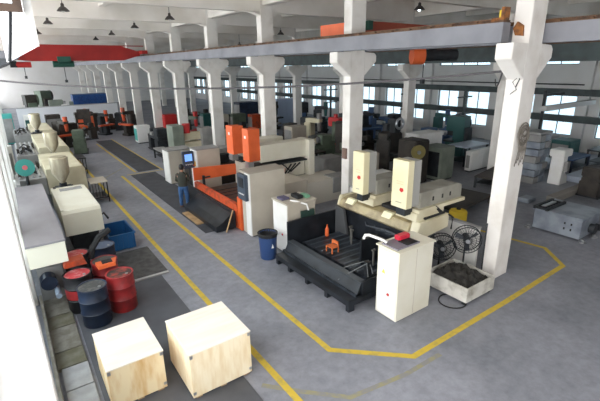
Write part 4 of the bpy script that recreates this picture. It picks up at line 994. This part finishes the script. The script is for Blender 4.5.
MB().box(19.6, 22.2, 6.9, 7.7, 0.0, .25).build('sheet_pile', blueish_sheet, t, .01)
lathe_machine(19.0, 6.0, 2.6, -.05, brown_m, steel_dark, 'dark brown lathe on the floor before the pale sheets', .8)
lathe_machine(21.9, 5.7, 2.4, -.05, green_m, steel_dark, 'olive lathe beside the dark brown lathe near the windows', .8)
t = thing('timber_beam', 'long pale beam lying on the floor behind the first column', 'beam', (17.8, 7.9, 0))
MB().box(16.0, 18.8, 6.45, 6.75, 0, .22).build('beam', mat('dusty_concrete_beam', (140, 136, 130), .8), t)
t = thing('gantry_post', 'dark slender steel post before the windows by the steel blocks', 'post', (21.2, 9.3, 0))
MB().cyl((22.9, 10.6, 0), (22.9, 10.6, 3.6), .07, seg=10).build('post', steel_dark, t)
MB().box(22.8, 24.9, 10.52, 10.64, 3.3, 3.42).build('arm', steel_dark, t)
# pipes on wall C and beams
cable('wall_pipe', [(26.3, 10.2, 3.75), (26.3, 60, 3.75)], .04, 'thin dark pipe running along the upper window wall', steel_dark, cat='pipe')
o = MB().box(21.0, 26.5, 9.55, 9.8, 2.75, 2.98).build('jib_beam', wall_white); o = tag(o, 'pale jib beam reaching out above the windows near the frame edge', 'beam')
# vertical posts seen in front of windows
for i, (x, y) in enumerate(((22.5, 27.5), (22.5, 33.5), (22.9, 19.6), (22.9, 15.2))):
    t = thing('rack_post', ['steel post with cross arms beyond the jib hoist', 'steel post with cross arms nearest the cladding panel', 'steel post with cross arms beside the teal milling machine', 'steel post with cross arms nearest the wide white cabinet'][i], 'rack', (x, y, 0), 'steel rack posts before the windows')
    MB().box(x-.06, x+.06, y-.06, y+.06, 0, 3.4).build('post', steel_green, t)
    for z in (2.0, 3.0): MB().box(x-.7, x+.7, y-.04, y+.04, z, z+.08).build('arm', steel_green, t)
    MB().box(x-.2, x+.2, y-.2, y+.2, 0, .03).build('foot', steel_green, t)
# electrical box on second near column, mark on the third
tag(box(8.84, 8.9, 10.0, 10.2, 2.05, 2.4).build('switch_box', mat('brown_switch', (116, 92, 82), .6), None, .008), 'small brown electrical switch box on the second near column', 'switch box')
tag(MB().cyl((8.89, 15.5, 1.9), (8.9, 15.5, 1.9), .16, seg=16).build('wall_stain', mat('stain_brown', (150, 138, 118), .8)), 'round brown stained plate on the third near column', 'plate')
# red characters on the far wall of the next bay
m = MB()
for i in range(2):
    y = 47.6-i*1.9
    for dz in (0, .28, .56): m.box(26.66, 26.69, y-.35, y+.35, 3.75+dz, 3.82+dz)
    m.box(26.66, 26.69, y-.04, y+.04, 3.7, 4.45); m.box(26.66, 26.69, y-.33, y-.26, 3.7, 4.2)
tag(m.build('wall_lettering', red_paint), 'two faded red characters painted on the window wall', 'lettering')

# ------------------------------------------------------------------ worker seen from behind
def person():
    t = thing('person', 'worker in dark shirt and blue jeans facing the control pendant', 'person', (4.86, 14.5, 0.02))
    V, E, Rr = [], [], []
    def v(p, r): V.append(p); Rr.append(r); return len(V)-1
    def e(a, b): E.append((a, b))
    pel = v((0, 0, .84), .135); bel = v((0, .01, .97), .13); che = v((0, .02, 1.15), .15); nek0 = v((0, .02, 1.3), .075); nek = v((0, .03, 1.36), .05)
    for a, b in ((pel, bel), (bel, che), (che, nek0), (nek0, nek)): e(a, b)
    hd = v((0, .05, 1.44), .075); hd2 = v((0, .05, 1.52), .082); e(nek, hd); e(hd, hd2)
    for s in (-1, 1):
        h = v((s*.09, 0, .78), .09); k = v((s*.105, .03, .44), .055); a = v((s*.11, -.01, .09), .036); f = v((s*.12, .05, .035), .035); f2 = v((s*.13, .15, .03), .028)
        e(pel, h); e(h, k); e(k, a); e(a, f); e(f, f2)
        sh = v((s*.165, .02, 1.24), .06); el = v((s*.22, .08, .99), .04); wr = v((s*.17, .27, 1.06), .026); pa = v((s*.16, .33, 1.08), .03)
        e(che, sh); e(sh, el); e(el, wr); e(wr, pa)
        for j in range(4):
            o_ = (j-1.5)*.02; L = (.03, .036, .033, .026)[j]
            a1 = v((s*.16+o_, .365, 1.085), .0085); a2 = v((s*.16+o_*1.15, .365+L, 1.08), .008); a3 = v((s*.16+o_*1.2, .365+L*1.7, 1.062), .007); e(pa, a1); e(a1, a2); e(a2, a3)
        t1 = v((s*.16-s*.035, .34, 1.075), .009); t2 = v((s*.16-s*.05, .365, 1.065), .008); e(pa, t1); e(t1, t2)
    me = bpy.data.meshes.new('body'); me.from_pydata(V, E, []); ob = bpy.data.objects.new('body', me); COL.objects.link(ob)
    bm = bmesh.new(); bm.from_mesh(me); sk = bm.verts.layers.skin.verify()
    for i, vt in enumerate(bm.verts): vt[sk].radius = (Rr[i], Rr[i]*(.8 if i < 4 else 1)); vt[sk].use_root = (i == 0)
    bm.to_mesh(me); bm.free()
    md = ob.modifiers.new('skin', 'SKIN'); md.use_smooth_shade = True
    sb = ob.modifiers.new('sub', 'SUBSURF'); sb.levels = 1; sb.render_levels = 1
    me.materials.append(skin_m); ob.parent = t
    # garments: shells around the body built as lofted tubes
    def loft(name, rings, m, parent=t, seg=16):
        mb = MB(); vs = []
        for (c, rx, ry) in rings:
            for i in range(seg):
                a = 2*PI*i/seg; vs.append((c[0]+rx*math.cos(a), c[1]+ry*math.sin(a), c[2]))
        fs = [(k*seg+i, k*seg+(i+1) % seg, (k+1)*seg+(i+1) % seg, (k+1)*seg+i) for k in range(len(rings)-1) for i in range(seg)] + [tuple(range(seg-1, -1, -1)), tuple(range((len(rings)-1)*seg, len(rings)*seg))]
        return vs, fs
    def mk(name, parts, m):
        mb = MB()
        for p in parts: mb.add(*p)
        o0 = ORG.get(t.name); ORG_s = ORG[t.name]; ORG[t.name] = Vector((0, 0, 0)); o = mb.build(name, m, t, smooth=True); ORG[t.name] = ORG_s; return o
    sleeves = []
    for s in (-1, 1):
        q = MB().tube([(s*.13, .02, 1.26), (s*.175, .02, 1.23), (s*.222, .07, 1.0), (s*.22, .1, .985), (s*.175, .25, 1.055)], .058, 10); sleeves.append((q.v, q.f))
    mk('shirt', [loft('', [((0, 0, .80), .165, .125), ((0, 0, .95), .165, .125), ((0, .02, 1.12), .19, .13), ((0, .02, 1.25), .185, .115), ((0, .02, 1.31), .09, .075), ((0, .03, 1.34), .065, .06)], None)] + sleeves, shirt_m)
    legs = [loft('', [((0, 0, .70), .15, .12), ((0, 0, .84), .16, .125)], None)]
    for s in (-1, 1): legs.append(loft('', [((s*.115, -.01, .07), .062, .065), ((s*.11, .02, .42), .078, .082), ((s*.085, 0, .74), .1, .115), ((s*.08, 0, .8), .09, .11)], None))
    mk('jeans', legs, jean_m)
    mk('shoe', [(lambda q: (q.v, q.f))(MB().box(.07, .17, -.06, .19, 0, .075))], shoe_m); mk('shoe', [(lambda q: (q.v, q.f))(MB().box(-.17, -.07, -.06, .19, 0, .075))], shoe_m)
    mk('hair', [loft('', [((0, .03, 1.42), .07, .07), ((0, .03, 1.48), .092, .098), ((0, .035, 1.55), .092, .1), ((0, .04, 1.6), .065, .075), ((0, .04, 1.62), .02, .02)], None)], hair_m)
    for s in (-1, 1): mk('ear', [(lambda q: (q.v, q.f))(MB().cyl((s*.088, .05, 1.48), (s*.1, .045, 1.48), .024, seg=10))], skin_m)
    mk('nose', [(lambda q: (q.v, q.f))(MB().prism([(.125, 1.45), (.155, 1.455), (.13, 1.5)], -.012, .012, 'x'))], skin_m)
    t.rotation_euler = (0, 0, -.5)
person()

# ------------------------------------------------------------------ light
w = bpy.data.worlds.new('world'); SC.world = w; w.use_nodes = True
nt = w.node_tree; bg = nt.nodes['Background']
tc = nt.nodes.new('ShaderNodeTexCoord'); sx = nt.nodes.new('ShaderNodeSeparateXYZ'); mr = nt.nodes.new('ShaderNodeMapRange')
mr.inputs['From Min'].default_value = -1.0; mr.inputs['From Max'].default_value = 0.6; mr.inputs['To Min'].default_value = 9.0; mr.inputs['To Max'].default_value = 2.2
nt.links.new(tc.outputs['Generated'], sx.inputs[0]); nt.links.new(sx.outputs['X'], mr.inputs['Value']); nt.links.new(mr.outputs['Result'], bg.inputs['Strength'])
mx = nt.nodes.new('ShaderNodeMix'); mx.data_type = 'RGBA'; mx.inputs['A'].default_value = (1.0, 0.98, 0.97, 1); mx.inputs['B'].default_value = (0.8, 0.92, 1.0, 1)
m2 = nt.nodes.new('ShaderNodeMapRange'); m2.inputs['From Min'].default_value = -0.7; m2.inputs['From Max'].default_value = 0.5
nt.links.new(sx.outputs['X'], m2.inputs['Value']); nt.links.new(m2.outputs['Result'], mx.inputs['Factor']); nt.links.new(mx.outputs['Result'], bg.inputs['Color'])
SC.view_settings.view_transform = 'Standard'; SC.view_settings.look = 'None'; SC.view_settings.exposure = -0.35; SC.view_settings.gamma = 1.0
SC.view_settings.use_curve_mapping = False
SC.cycles.use_denoising = True; SC.cycles.max_bounces = 8; SC.cycles.diffuse_bounces = 6; SC.cycles.transparent_max_bounces = 12
SC.cycles.sample_clamp_indirect = 8
